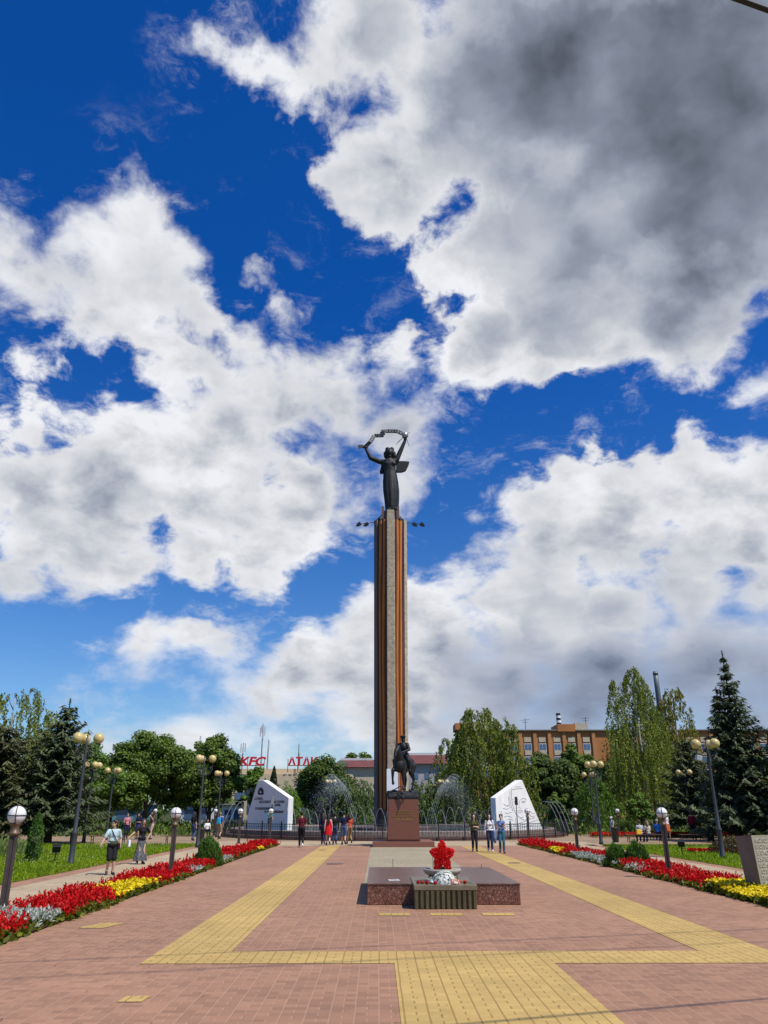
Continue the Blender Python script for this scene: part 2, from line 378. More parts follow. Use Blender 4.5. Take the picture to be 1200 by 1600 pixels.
# ------------------------------------------------------------------ ground materials
def paver_mat(name, col, joint, amt=.6, var=.10, unit=.245):
    m, t, b = new_mat(name)
    co = t.node('ShaderNodeTexCoord').outputs['Object']; x = t.xyz(co)
    wob = t.m('MULTIPLY', t.m('SUBTRACT', t.noise(co, 1.2, 3, .5), .5), .015)
    ux = t.m('DIVIDE', t.m('ADD', x[0], wob), unit)
    col_i = t.m('FLOOR', ux); fx = t.m('SUBTRACT', ux, col_i)
    sh = t.m('MULTIPLY', t.m('MODULO', t.m('ABSOLUTE', col_i), 2.), .5)
    uy = t.m('ADD', t.m('DIVIDE', x[1], .24), sh)
    row = t.m('FLOOR', uy); fy = t.m('SUBTRACT', uy, row)
    half = t.m('LESS_THAN', fy, .5)
    e1 = t.m('SUBTRACT', .5, t.m('ABSOLUTE', t.m('SUBTRACT', fx, .5)))       # distance to long joints
    e2 = t.m('ADD', t.m('ABSOLUTE', t.m('SUBTRACT', fx, .5)), t.m('SUBTRACT', 1., half))   # dash in every other half
    e3 = t.m('SUBTRACT', .25, t.m('ABSOLUTE', t.m('SUBTRACT', t.m('FRACT', t.m('MULTIPLY', fy, 1.)), .25)))
    e3 = t.m('MINIMUM', t.m('ABSOLUTE', t.m('SUBTRACT', fy, .5)), t.m('MINIMUM', fy, t.m('SUBTRACT', 1., fy)))
    jl = t.ss(t.m('MINIMUM', e1, e2), .022, .05, 1, 0)
    jt = t.m('MULTIPLY', t.ss(e3, .015, .045, 1, 0), .28)
    j = t.m('MAXIMUM', jl, jt)
    brick = t.comb(col_i, t.m('ADD', row, t.m('MULTIPLY', half, .37)), 0.)
    wn = t.node('ShaderNodeTexWhiteNoise', noise_dimensions='3D'); t.put(wn.inputs[0], t.vm('ADD', brick, t.comb(t.m('MULTIPLY', t.m('GREATER_THAN', fx, .5), t.m('MULTIPLY', half, .41)), 0., 0.)))
    k = t.lin(wn.outputs[0], 0, 1, 1 - var, 1 + var)
    big = t.lin(t.noise(co, .35, 5, .6), .25, .75, .80, 1.16)
    fine = t.lin(t.noise(co, 60., 3, .6), .2, .8, .88, 1.12)
    k = t.m('MULTIPLY', t.m('MULTIPLY', k, big), fine)
    c = t.vm('SCALE', tuple(col), scale=k)
    stain = t.ss(t.noise(co, .9, 6, .7), .50, .72, 0, .30)
    c = t.mix(stain, c, tuple(q * .62 for q in col))
    spots = t.ss(t.noise(co, 9., 3, .5), .70, .78, 0, .35)
    c = t.mix(spots, c, tuple(q * .45 for q in col))
    c = t.mix(t.m('MULTIPLY', j, amt), c, tuple(joint))
    t.put(b.inputs['Base Color'], c); b.inputs['Roughness'].default_value = .75; b.inputs['Specular IOR Level'].default_value = .3
    bp = t.node('ShaderNodeBump'); bp.inputs['Strength'].default_value = .5; bp.inputs['Distance'].default_value = .006
    t.put(bp.inputs['Height'], t.m('ADD', t.m('MULTIPLY', j, -1.), t.m('MULTIPLY', t.noise(co, 45., 4, .6), .5))); t.put(b.inputs['Normal'], bp.outputs[0])
    return m
M_RED = paver_mat('red_paver', (.335, .174, .104), (.42, .29, .20), .42, .15)
M_YEL = paver_mat('yellow_paver', (.50, .335, .108), (.20, .10, .025), .6, .08)
M_BEI = paver_mat('beige_paver', (.44, .335, .205), (.27, .20, .15), .5)
M_PALE = paver_mat('grey_paver', (.34, .285, .185), (.24, .20, .16), .5)
M_TAN = paver_mat('tan_paver', (.31, .215, .13), (.2, .14, .11), .5)
def ground_mat(name, a, b_, c_):
    m, t, b = new_mat(name)
    co = t.node('ShaderNodeTexCoord').outputs['Object']
    c = t.mix(t.ss(t.noise(co, .25, 5, .6), .35, .65), a, b_)
    c = t.mix(t.ss(t.noise(co, 3.5, 5, .7), .4, .7), c, c_)
    t.put(b.inputs['Base Color'], c); b.inputs['Roughness'].default_value = .95; b.inputs['Specular IOR Level'].default_value = .1
    bp = t.node('ShaderNodeBump'); bp.inputs['Strength'].default_value = .8; bp.inputs['Distance'].default_value = .05
    t.put(bp.inputs['Height'], t.noise(co, 12., 5, .7)); t.put(b.inputs['Normal'], bp.outputs[0])
    return m
M_PARK = ground_mat('park_ground', (.045, .06, .02), (.07, .07, .03), (.03, .05, .012))
M_LAWN = ground_mat('lawn_ground', (.10, .165, .006), (.13, .20, .010), (.06, .10, .006))
M_SOIL = ground_mat('dark_soil', (.045, .03, .02), (.06, .04, .028), (.03, .022, .016))
M_ASPH = ground_mat('asphalt', (.06, .06, .06), (.075, .072, .07), (.05, .05, .05))

# ------------------------------------------------------------------ ground sheets
sheet('ground', [rect(-3000, 3000, -400, 4000)], -.03, M_PARK)
sheet('plaza_paving', [rect(-6.95, 6.95, -30, 47.2)], 0, M_RED)
sheet('fountain_plaza_paving', [rect(-70, 70, 48.9, 76)], -.008, M_TAN)
sheet('fountain_approach_paving', [rect(-11.7, 11.7, 47.2, 53.6)], -.002, M_BEI)
for nm, x0, x1 in (('left', -1, 1), ('right', 1, 1)): pass
sheet('side_path_paving', [rect(-10.75, -8.4, -30, 48.6), rect(8.5, 10.75, -30, 48.6)], .0, M_BEI)
sheet('path_edge_paving', [rect(-11.45, -10.75, -30, 48.6), rect(10.75, 11.3, -30, 48.6)], -.002, M_RED)
sheet('lawn', [rect(-80, -11.45, -30, 48.6), rect(11.3, 80, -30, 46.5)], .01, M_LAWN)
sheet('flower_bed_soil', [rect(-8.4, -6.95, 9.5, 49), rect(6.95, 8.5, 9.5, 49.5)], .015, M_SOIL)
def band(name, polys): return sheet(name, polys, .006, M_YEL)
band('yellow_paving_band', [rect(-4.38, -3.34, 12.55, 46.9), rect(3.38, 4.42, 12.55, 46.9), rect(-4.38, 4.42, 11.62, 12.55), rect(-1.02, 1.10, -5, 11.62)])
sheet('pale_paving_path', [rect(-1.62, 1.75, 23.2, 45.2)], .005, M_PALE)
# small inlaid yellow paving marks
for x, y in ((-.93, 16.72), (.09, 16.72), (1.1, 16.72)):
    sheet('yellow_paving_mark', [rect(x - .31, x + .31, y - .2, y + .2)], .007, M_YEL)
for p in ([(-6.4, 14.9), (-5.95, 14.9), (-5.75, 15.55), (-6.2, 15.55)], [(-4.0, 9.46), (-3.74, 9.46), (-3.72, 9.74), (-3.98, 9.74)]):
    sheet('yellow_paving_mark', [p], .007, M_YEL)
# drains and hatch plates let into the paving
def grate(x, y, r, label):
    mb = MB().lathe([(r, 0), (r, .012), (r * .9, .014), (r * .88, .010), (r * .2, .012)], (x, y, .004), 20)
    tag(mb.build('manhole_cover', mat('cast_iron', (.16, .11, .09), .6, .3, 12, .5, metal=.3)), label, 'manhole cover')
grate(-2.85, 31.6, .32, 'round brown manhole cover in the red paving left of the pale path')
grate(-4.0, 42.0, .2, 'small round cover at the far end of the left yellow band')
grate(3.95, 32., .25, 'round cover in the yellow band near the three walking women')

# ------------------------------------------------------------------ flowers
M_RFL = leaf_mat('red_petals', (.34, .002, .003), (.80, .008, .007), .3)
M_YFL = leaf_mat('yellow_petals', (.66, .46, .004), (.92, .75, .02), .25)
M_WFL = leaf_mat('silver_leaves', (.28, .31, .27), (.60, .61, .55), .2)
M_FGR = leaf_mat('bed_leaves', (.03, .06, .006), (.24, .24, .018), .35)
def flower_patch(poly_edge_back, kind, label, t0=0., t1=1., side=-1, dens=1.):
    ye0, ye1, yb0, yb1 = poly_edge_back
    xe, xb = (-6.98, -8.3) if side < 0 else (6.98, 8.4)
    area = abs(xb - xe) * (t1 - t0) * ((ye1 - ye0) + (yb1 - yb0)) / 2
    ymid = (ye0 + ye1 + yb0 + yb1) / 4
    far = min(1., max(.35, 22. / ymid))
    root = empty('flower_patch', (0, 0, 0), label, 'flower bed', group='flower patches in the long beds')
    nm = {'red': 'red_blossom', 'yellow': 'yellow_blossom', 'white': 'silver_foliage'}[kind]
    n = int(area * dens * (120 if kind == 'red' else 170) * far) + 6
    tt = rng.uniform(t0, t1, n); s = rng.uniform(0, 1, n)
    # ragged borders
    jit = rng.normal(0, .09, n)
    y = (ye0 * (1 - tt) + yb0 * tt) * (1 - s) + (ye1 * (1 - tt) + yb1 * tt) * s + jit
    x = xe + (xb - xe) * tt + rng.normal(0, .05, n)
    hn = np.sin(x * 3.1 + y * 1.7) * .035 + np.sin(y * .9 + x) * .03
    if kind == 'red':
        h = .255 + hn + rng.normal(0, .035, n)
        k = 11
        P = np.repeat(np.stack([x, y, np.zeros(n)], 1), k, 0); N = n * k
        fr = np.tile(np.linspace(0, 1, k), n)
        H = np.repeat(h, k)
        P[:, 2] = H - .24 * (1 - fr) + rng.normal(0, .012, N)
        wid = .042 * (1.1 - fr * .8)
        lean = np.repeat(rng.normal(0, .035, (n, 2)), k, 0)
        P[:, :2] += lean * fr[:, None] * 1.4 + rng.normal(0, 1, (N, 2)) * (wid * .55)[:, None]
        U = np.stack([rng.normal(0, .7, N), rng.normal(0, .7, N), np.ones(N)], 1); U = unit(U) * (.030 + .018 * rng.random((N, 1))) / far ** .5
        W = unit(np.cross(U, rdir(N))) * (.019 / far ** .5)
        leaf_mesh(nm, M_RFL, P, U, W, rng.beta(2, 2, N) * .8 + fr * .2, root)
        gl = 8
    elif kind == 'yellow':
        h = .20 + hn + rng.normal(0, .02, n); k = 5
        P = np.repeat(np.stack([x, y, h], 1), k, 0); N = n * k
        P += rng.normal(0, .03, (N, 3)) * (1, 1, .5)
        D = unit(rng.normal(0, .55, (N, 3)) + (0, 0, 1)); U = unit(np.cross(D, rdir(N))) * .036 / far ** .5; W = np.cross(D, U)
        leaf_mesh(nm, M_YFL, P, U, W, rng.random(N), root); gl = 5
    else:
        h = .15 + hn * .6 + rng.normal(0, .03, n); k = 9
        P = np.repeat(np.stack([x, y, h], 1), k, 0); N = n * k
        D = unit(rng.normal(0, .8, (N, 3)) + (0, 0, .8)); P += D * .05 * rng.random((N, 1))
        U = D * .06; W = unit(np.cross(D, rdir(N))) * .017
        leaf_mesh(nm, M_WFL, P, U, W, rng.random(N), root); gl = 2
    N = n * gl
    P = np.repeat(np.stack([x, y, np.zeros(n)], 1), gl, 0); P[:, :2] += rng.normal(0, .06, (N, 2)) 
    P[:, 2] = np.repeat(np.maximum(h - (.16 if kind == 'red' else .05), .06), gl) * rng.random(N) ** .7
    D = unit(rng.normal(0, .7, (N, 3)) + (0, 0, .6)); U = unit(np.cross(D, rdir(N))) * .07; W = unit(np.cross(D, U)) * .04
    leaf_mesh('leaves', M_FGR, P, U, W, rng.beta(1.6, 2.4, N), root)
    return root
FP = flower_patch
# left bed, from the camera outward: (edge y0, edge y1, back y0, back y1)
FP((10.5, 14.5, 10.5, 14.7), 'red', 'red salvia patch cut by the left edge of the picture, nearest of the left bed')
FP((14.5, 15.8, 14.7, 15.8), 'white', 'strip of silver-white foliage between two red patches near the camera on the left')
FP((15.8, 18.9, 15.8, 20.9), 'red', 'broad red salvia patch between the silver strip and the yellow patch on the left')
FP((18.9, 22.2, 20.4, 21.4), 'yellow', 'yellow flower patch in the left bed beside the walking man', 0, .9)
FP((22.2, 26.3, 21.6, 26.3), 'red', 'red salvia patch just beyond the yellow patch in the left bed')
FP((26.3, 27.6, 26.3, 27.6), 'white', 'small silver-white tuft at the plaza edge of the left bed', 0, .3)
FP((26.3, 27.6, 26.3, 27.6), 'red', 'short red row behind the silver-white tuft in the left bed', .35, 1)
FP((27.6, 30.0, 27.6, 29.6), 'red', 'red salvia patch just before the round green bush in the left bed')
FP((30.4, 33.2, 30.4, 33.2), 'white', 'silver-white edging beside the green bush in the left bed', 0, .4)
FP((31.2, 41., 30.9, 42.), 'red', 'red salvia patch beyond the round green bush on the left', .12, 1)
FP((41., 42.2, 41., 42.2), 'yellow', 'tiny yellow clump at the edge of the far left red flowers', 0, .5)
FP((42.2, 48.5, 42., 49.), 'red', 'farthest red salvia patch of the left bed near the man in a maroon shirt')
# right bed
FP((10.5, 17.6, 10.5, 17.2), 'red', 'red flowers at the foot of the leaning slab at the right picture edge', side=1)
FP((17.7, 21.2, 17.3, 22.2), 'yellow', 'yellow flower patch beside the leaning stone slab on the right', .0, 1., side=1)
FP((21.2, 26.6, 22.2, 26.8), 'red', 'broad red salvia patch beside the yellow flowers on the right', side=1)
FP((26.6, 27.9, 26.6, 27.9), 'white', 'small silver-white tuft at the plaza edge of the right bed', 0, .3, side=1)
FP((26.9, 29.2, 26.9, 28.6), 'red', 'red salvia patch just before the pair of green bushes on the right', .1, 1, side=1)
FP((29.3, 35.6, 29.4, 35.4), 'white', 'silver-white edging in front of the green bushes on the right', 0, .45, side=1)
FP((31.2, 39.2, 30.8, 40.), 'red', 'red salvia patch beyond the green bushes on the right', .4, 1, side=1)
FP((35.7, 38.2, 35.7, 38.2), 'red', 'short red row at the plaza edge beyond the silver-white edging on the right', 0, .4, side=1)
FP((38.3, 40.2, 38.3, 40.2), 'yellow', 'tiny yellow clump at the plaza edge of the far right bed', 0, .35, side=1)
FP((40.3, 49., 40.3, 49.5), 'red', 'farthest red salvia patch of the right bed below the white relief wall', side=1)

# ------------------------------------------------------------------ grass (nobody could count it)
def grass():
    n = 90000
    y = 14 + 34.5 * rng.random(n) ** 1.1; side = rng.random(n) < .55
    x = np.where(side, -11.40 - rng.random(n) ** 1.3 * 24 + .09 * np.sin(y * 4.1) * (rng.random(n) < .5), 11.27 + rng.random(n) ** 1.3 * 24)
    y = np.where(side, y, np.minimum(y, 46.3))
    P = np.stack([x, y, np.full(n, .06)], 1)
    ln = .05 + .06 * rng.random((n, 1)); D = unit(rng.normal(0, .45, (n, 3)) + (0, 0, 1))
    U = D * ln; W = unit(np.cross(D, rdir(n))) * .018
    tint = rng.beta(2, 2.5, n); 
    clump = np.sin(x * .9) * np.sin(y * .7 + x * .2); tint = tint + clump * .15
    o = leaf_mesh('grass', leaf_mat('grass_blades', (.11, .185, .004), (.36, .44, .012), .4), P, U, W, tint)
    tag(o, 'bright green lawn grass on both sides of the plaza', 'grass', kind='stuff')
    n = 5200
    y = 15 + 32 * rng.random(n); side = rng.random(n) < .55
    x = np.where(side, -11.9 - rng.random(n) ** 1.4 * 14, 11.8 + rng.random(n) ** 1.4 * 12)
    keep = (np.sin(x * .8 + 1) + np.sin(y * .55 + x * .3) + rng.normal(0, .5, n)) > .55
    x, y = x[keep], y[keep]; n = len(x); P = np.stack([x, y, np.full(n, .14)], 1)
    U = rng.normal(0, .5, (n, 3)); U[:, 2] *= .4; U = unit(U) * .03; W = np.cross(U, (0, .6, .8))
    o = leaf_mesh('clover_flowers', leaf_mat('clover_white', (.45, .5, .35), (.7, .72, .55), .3), P, U, W, rng.random(n))
    tag(o, 'white clover flowers scattered in the lawn grass', 'clover', kind='stuff')
grass()

def litter():
    n = 900; g = np.random.default_rng(77)
    x = np.where(g.random(n) < .6, np.where(g.random(n) < .5, -1, 1) * (6.9 - g.random(n) ** 2.5 * 4.), g.uniform(-6.5, 6.5, n)); y = 8.6 + g.random(n) ** 1.4 * 30
    P = np.stack([x, y, np.full(n, .016)], 1); a = g.uniform(0, 6.283, n); s = g.uniform(.006, .022, n)[:, None]
    U = np.stack([np.cos(a), np.sin(a), g.uniform(-.2, .2, n)], 1) * s; W = np.stack([-np.sin(a), np.cos(a), g.uniform(-.2, .2, n)], 1) * s * .55
    tag(leaf_mesh('fallen_leaves', leaf_mat('dry_litter', (.05, .03, .015), (.26, .14, .06), .1), P, U, W, g.random(n)), 'tiny dry leaves and grit scattered over the plaza paving', 'litter', kind='stuff')
litter()
# ------------------------------------------------------------------ victory column
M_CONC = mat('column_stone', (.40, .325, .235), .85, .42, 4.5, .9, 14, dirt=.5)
M_CONCD = mat('column_dark', (.15, .115, .10), .7, .25, 1.5, .3, 25, streak=True)
M_BLK = mat('plain_black', (.012, .011, .012), .55, .2, 4); M_RIBK = mat('ribbon_black', (.050, .0075, .008), .55, .25, 4)
M_ORG = mat('ribbon_orange', (.50, .15, .014), .65, .35, 2.5, .4, 12, dirt=.35, streak=True)
M_BRZ = mat('dark_bronze', (.013, .014, .0155), .6, .4, 2.5, .4, 14, metal=.25)
M_BRZL = mat('light_bronze', (.30, .28, .25), .45, .25, 5., .3, 14, metal=.4)
M_WHITE = mat('white_panel', (.80, .80, .80), .5, .05, 3)
M_BLKMET = mat('black_metal', (.02, .02, .022), .45, .3, 8, metal=.4)
CXY = (-.12, 68.)
col = empty('victory_column', (CXY[0], CXY[1], 0), 'tall grey stone column with vertical black and orange ribbon stripes rising from the fountain', 'column')
ZB, ZT = .35, 27.25
def kz(z): return 1.42 + (z - ZB) / (ZT - ZB) * .12
def plan(hw, q, n_=0):   # rotated square with cut corners
    return [(-q, -hw), (q, -hw), (hw, -q), (hw, q), (q, hw), (-q, hw), (-hw, q), (-hw, -q)]
core = [(x * .86, y * .86) for x, y in plan(1.42, .40)]; coret = [(x * 1.085, y * 1.085) for x, y in core]
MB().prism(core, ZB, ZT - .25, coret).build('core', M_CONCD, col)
# four corner piers: front, right, back, left
def pier(a, mtl, side):
    c, s = math.cos(a), math.sin(a)
    def pl(hw):   # cross-section of the front pier, then rotated
        if side: pts = [(-.36, -hw), (.36, -hw), (.62, -hw + .26), (.42, -hw + .52), (-.42, -hw + .52), (-.62, -hw + .26)]
        else: pts = [(-.32, -hw), (.32, -hw), (.36, -hw + .08), (.34, -hw + .5), (-.34, -hw + .5), (-.36, -hw + .08)]
        return [(x * c - y * s, x * s + y * c) for x, y in pts]
    mb = MB()
    zs = np.linspace(ZB, ZT, 5)
    for i in range(4): mb.prism(pl(kz(zs[i])), zs[i] + (.006 if i else 0), zs[i + 1] - .006, pl(kz(zs[i + 1])))
    return mb.build('pier', mtl, col, bevel=.015)
for i in range(4): pier(i * math.pi / 2, M_CONCD if i == 3 else M_CONC, i % 2)  # left pier takes the darker column colour
# ribbons on the two faces that look at the plaza (and the two behind)
def ribbons(a, fl):
    c, s = math.cos(a), math.sin(a)
    for k in range(5):
        mtl = M_RIBK if k % 2 == 0 else M_ORG
        mb = MB(); prev = None
        z0 = 1.9 if k % 2 else 1.2
        N = 36
        for i in range(N + 1):
            z = z0 + (ZT - .2 - z0) * i / N; hw = kz(z)
            f = i / N
            wv = .05 * math.sin(f * 5.2 + 2.0)
            # face runs from (0.66,-hw+.29) to (hw-.29,-.66) in local pier coordinates
            A = Vector((.40, -hw + .09)); B = Vector((hw - .27, -.62)); A, B = (B, A) if False else (A, B)
            if fl: A, B = Vector((.62, -hw + .27)), Vector((hw - .09, -.40))
            D = (B - A); Nn = Vector((1, -1)).normalized()
            e0 = .03 + k * .186 + wv - (.035 if k % 2 else 0); e1 = e0 + (.235 if k % 2 else .19)
            off = (.10 if k % 2 else .03) + .03 * math.sin(f * 9 + k)
            row = []
            for e, o in ((e0, 0), (e0 + .05, off), (e1 - .05, off), (e1, 0)):
                p = A + D * e + Nn * (o - .10); row.append((p.x * c - p.y * s, p.x * s + p.y * c, z))
            if prev: mb.add(prev + row, [(0, 1, 5, 4), (1, 2, 6, 5), (2, 3, 7, 6)])
            prev = row
        mb.build('ribbon', mtl, col, auto=40)
for i in (0, 3, 1, 2): ribbons(i * math.pi / 2, i in (1, 3))
MB().box((.08, -1.46, 4.1), (.94, .05, 1.85)).build('white_plate', M_WHITE, col)
# crown of the column: block with fins, rails and side floodlights
mb = MB(); mb.prism(plan(.78, .3), ZT - .3, ZT + .95, [(x * .95, y * .95) for x, y in plan(.78, .3)])
mb.build('crown_block', M_CONCD, col)
for sx in (-.72, .72):
    for sy in (-.72, .72):
        MB().box((sx, sy, ZT + .62), (.2, .2, 1.3)).build('fin', mat('rust_fin', (.13, .06, .045), .7, .3, 4), col)
MB().box((0, -.86, ZT + .45), (.62, .12, .9)).build('front_block', M_CONC, col)
for sx in (-1, 1):
    mb = MB(); mb.tube([(sx * .75, 0, ZT + .75), (sx * 1.35, 0, ZT + .15), (sx * 1.35, 0, ZT)], .04, 6)
    mb.tube([(sx * .75, .3, ZT + .1), (sx * 1.35, .3, ZT + .1)], .03, 6)
    mb.ball((sx * .95, .0, ZT + .16), (.25, .3, .3), 12, 8)
    mb.build('rail', M_BLKMET, col)
    mb = MB(); mb.tube([(sx * 1.3, -.2, ZT - .05), (sx * 2.05, -.35, ZT - .28), (sx * 3.05, -.45, ZT - .42)], .035, 6)
    arm = mb.build('lamp_arm', M_BLKMET, col)
    for q in (2.25, 2.95):
        mb = MB(); Mx = Matrix.Rotation(sx * .5, 3, 'Y')
        mb.box((sx * q, -.42, ZT - .40), (.34, .34, .26), M=Mx); mb.box((sx * q + sx * .13, -.42, ZT - .50), (.30, .30, .08), M=Mx)
        mb.build('floodlight', M_BLKMET, arm)

# ------------------------------------------------------------------ statue on the column
def sX(X): return (530 + X / 7.275 - 611) * .0768
def sZ(Y): return 28.45 + (797 - (650 + Y / 7.275)) * .068
st = empty('victory_statue', (CXY[0] + .04, 68, 0), 'dark bronze woman in a long dress holding a scroll and a globe above her head', 'statue')
mb = MB()
def P3(X, Y, y=0.): return (sX(X), y, sZ(Y))
# dress as a stack of folded rings
levels = [(1080, 528, 672, .42), (1040, 524, 676, .48), (960, 516, 682, .52), (860, 503, 684, .54), (760, 500, 676, .50), (690, 505, 664, .45), (640, 512, 654, .40), (600, 508, 650, .42), (560, 500, 652, .46), (525, 500, 648, .42), (505, 520, 630, .3)]
vs = []; n = 56
for Y, xl, xr, dy in levels:
    cx = (sX(xl) + sX(xr)) / 2; hw = (sX(xr) - sX(xl)) / 2 * .80; z = sZ(Y)
    fold = .045 * min(1., max(.15, (Y - 560) / 300))
    for j in range(n):
        a = 2 * math.pi * j / n
        k = 1 + fold * (math.sin(a * 9 + Y * .004) + .5 * math.sin(a * 17))
        vs.append((cx + hw * k * math.cos(a), dy * k * math.sin(a), z))
fs = []
for i in range(len(levels) - 1):
    for j in range(n):
        a = i * n + j; b = i * n + (j + 1) % n; fs.append((a, b, b + n, a + n))
L = len(levels); fs += [tuple(range(n - 1, -1, -1)), tuple(range((L - 1) * n, L * n))]
mb.add(vs, fs)
mb.chain([P3(515, 535), P3(628, 520)], [.30, .30])
mb.ball(P3(560, 562, -.18), (.36, .30, .30)); mb.ball(P3(610, 562, -.18), (.34, .30, .30))
mb.chain([P3(575, 520), P3(578, 470)], [.30, .27])
mb.ball(P3(580, 435, -.08), (.32, .38, .46)); mb.ball(P3(583, 440, -.42), (.07, .14, .10)); mb.ball(P3(582, 478, -.24), (.15, .14, .11))
for q in (562, 603): mb.ball(P3(q, 425, -.36), (.06, .06, .035))
mb.chain([P3(490, 528), P3(405, 492, -.1), P3(366, 400, -.15)], [.27, .22, .15]); 
mb.chain([P3(645, 505), P3(684, 400, -.05), P3(724, 290, -.1)], [.27, .22, .15])
for X, Y in ((360, 385), (724, 275)): 
    mb.ball(P3(X, Y, -.15), (.16, .13, .2))
    for k in range(4): mb.cap(P3(X - 12 + k * 8, Y - 12, -.28), P3(X - 10 + k * 8, Y - 34, -.2), .05, .04)
    mb.cap(P3(X + 12, Y, -.25), P3(X + 20, Y - 22, -.3), .05, .04)
for q in (572, 632): mb.cap(P3(q, 1078, -.35), P3(q, 1085, -.62), .16, .1)
mb.sculpt('figure', M_BRZ, st, voxel=.05, smooth=2)
mb = MB(); 
mb.ball(P3(580, 420, .08), (.50, .46, .48)); mb.chain([P3(545, 435, .0), P3(546, 470, .05)], [.24, .2]); mb.chain([P3(616, 432, 0), P3(618, 468, .05)], [.24, .2]); mb.ball(P3(580, 470, .2), (.4, .3, .4))
mb.ball(P3(562, 385, 0), (.24, .3, .2)); mb.ball(P3(600, 385, 0), (.24, .3, .2))
mb.sculpt('hair', M_BRZ, st, voxel=.045)
mb = MB()
mb.prism_y([(sX(X), sZ(Y)) for X, Y in ((640, 512), (640, 645), (690, 645), (728, 628), (752, 572), (766, 515), (705, 510))], .12, .3)
mb.sculpt('cape', M_BRZ, st, voxel=.05); mb = MB()
mb.prism_y([(sX(X), sZ(Y)) for X, Y in ((545, 540), (505, 552), (488, 638), (494, 655), (545, 656))], .15, .35)
mb.sculpt('cape', M_BRZ, st, voxel=.05)
Gc = P3(725, 228, -.1)
MB().ball(Gc, .33, 20, 12).build('globe', mat('globe_metal', (.42, .42, .40), .3, .2, 4, metal=.7), st, smooth=True)
mb = MB()
for X, Y in ((640, 345), (655, 320), (745, 300), (762, 365), (770, 200)):
    e = P3(X, Y, -.3); mb.tube([Gc, e], .022, 5)
mb.build('antenna', M_BRZ, st)
# scroll: wavy band of light panels edged in bronze
rp = [(288, 368), (335, 356), (352, 372), (400, 318), (438, 232), (462, 232), (526, 238), (505, 192), (545, 178), (600, 180), (650, 192), (698, 212)]
mb = MB(); wv = []
for i, (X, Y) in enumerate(rp):
    wv.append((P3(X, Y, -.2 + .12 * math.sin(i * 1.7)), .17))
for i in range(len(rp) - 1):
    a, w = wv[i]; b, _ = wv[i + 1]; d = (Vector(b) - Vector(a)).normalized(); u = Vector((-d.z, 0, d.x)).normalized() * .19
    a = Vector(a); b = Vector(b); th = Vector((0, .03, 0))
    mb.add([a - u - th, b - u - th, b + u - th, a + u - th, a - u + th, b - u + th, b + u + th, a + u + th], [(0, 1, 2, 3), (7, 6, 5, 4), (0, 4, 5, 1), (1, 5, 6, 2), (2, 6, 7, 3), (3, 7, 4, 0)])
scroll = mb.build('scroll', M_BRZ, st)
mb = MB()
for i, cnt in ((3, 4), (8, 2), (9, 2), (10, 2), (5, 1)):
    a = Vector(wv[i][0]); b = Vector(wv[i + 1][0]); d = (b - a); dn = d.normalized(); u = Vector((-dn.z, 0, dn.x)).normalized() * .12
    for k in range(cnt):
        p = a + d * ((k + .18) / cnt); q = a + d * ((k + .78) / cnt); o = Vector((0, -.05, 0))
        mb = MB(); mb.add([p - u + o, q - u + o, q + u + o, p + u + o], [(0, 1, 2, 3)]); mb.build('scroll_panel', M_BRZL, scroll)

# ------------------------------------------------------------------ equestrian monument
M_GRAN = mat('red_granite', (.165, .060, .036), .32, .3, 60, .05, 80, spec=.5)
M_GRANT = mat('red_granite_flamed', (.20, .078, .05), .6, .3, 70, .2, 80)
M_GOLD = mat('gold_lettering', (.55, .33, .06), .35, .1, 6, metal=.6)
eq = empty('equestrian_monument', (.18, 46.6, 0), 'bronze horseman in a peaked cap on a red granite pedestal in front of the column', 'monument')
mb = MB(); mb.box((-.02, .3, .14), (3.36, 3.4, .28)); mb.build('plinth', M_GRANT, eq, bevel=.015)
mb = MB(); mb.box((.0, .15, .325), (1.86, 2.6, .09)); mb.build('step', M_GRANT, eq, bevel=.01)
ped = MB().prism([(-.87, -1.2), (.87, -1.2), (.87, 1.45), (-.87, 1.45)], .37, 2.43, [(-.82, -1.15), (.82, -1.15), (.82, 1.4), (-.82, 1.4)]).build('pedestal', M_GRAN, eq, bevel=.012)
for txt, zz, sz, wd in (('ЧЕТЫРЕЖДЫ ГЕРОЙ', 1.79, .085, .84), ('СОВЕТСКОГО СОЮЗА', 1.66, .085, .84), ('МАРШАЛ СОВЕТСКОГО СОЮЗА', 1.53, .085, 1.22), ('Г. К. ЖУКОВ', 1.33, .16, .92)):
    text_part('lettering', txt, sz, (.0, -1.2 + (zz - .37) * .0243 - .012, zz), (R(90) - .02, 0, 0), M_GOLD, ped, .006, 'CENTER', wd)
rock = MB()
rr = random.Random(4)
for i in range(26):
    rock.box((rr.uniform(-.7, .7), rr.uniform(-.85, 1.1), 2.55 + rr.uniform(0, .22)), (rr.uniform(.3, .6), rr.uniform(.4, .8), .3), M=Matrix.Rotation(rr.uniform(-.3, .3), 3, 'X') @ Matrix.Rotation(rr.uniform(0, 3), 3, 'Z'))
rock.box((0, .12, 2.53), (1.7, 2.3, .2))
rock.sculpt('bronze_base', M_BRZ, eq, voxel=.035, smooth=3)
F_ = Vector((-.37, -.93, 0)); S_ = Vector((.93, -.37, 0)); O_ = Vector((.08, .05, 0))
def hp(a, b, z): return O_ + F_ * a + S_ * b + Vector((0, 0, z))
def hchain(mb, pts): mb.chain([hp(*p[:3]) for p in pts], [p[3] for p in pts])
mb = MB()
Mh = Matrix((tuple(S_), tuple(-F_), (0, 0, 1))).transposed()
hchain(mb, [(.62, 0, 4.28, .38), (.0, 0, 4.26, .40), (-.6, 0, 4.36, .37)])
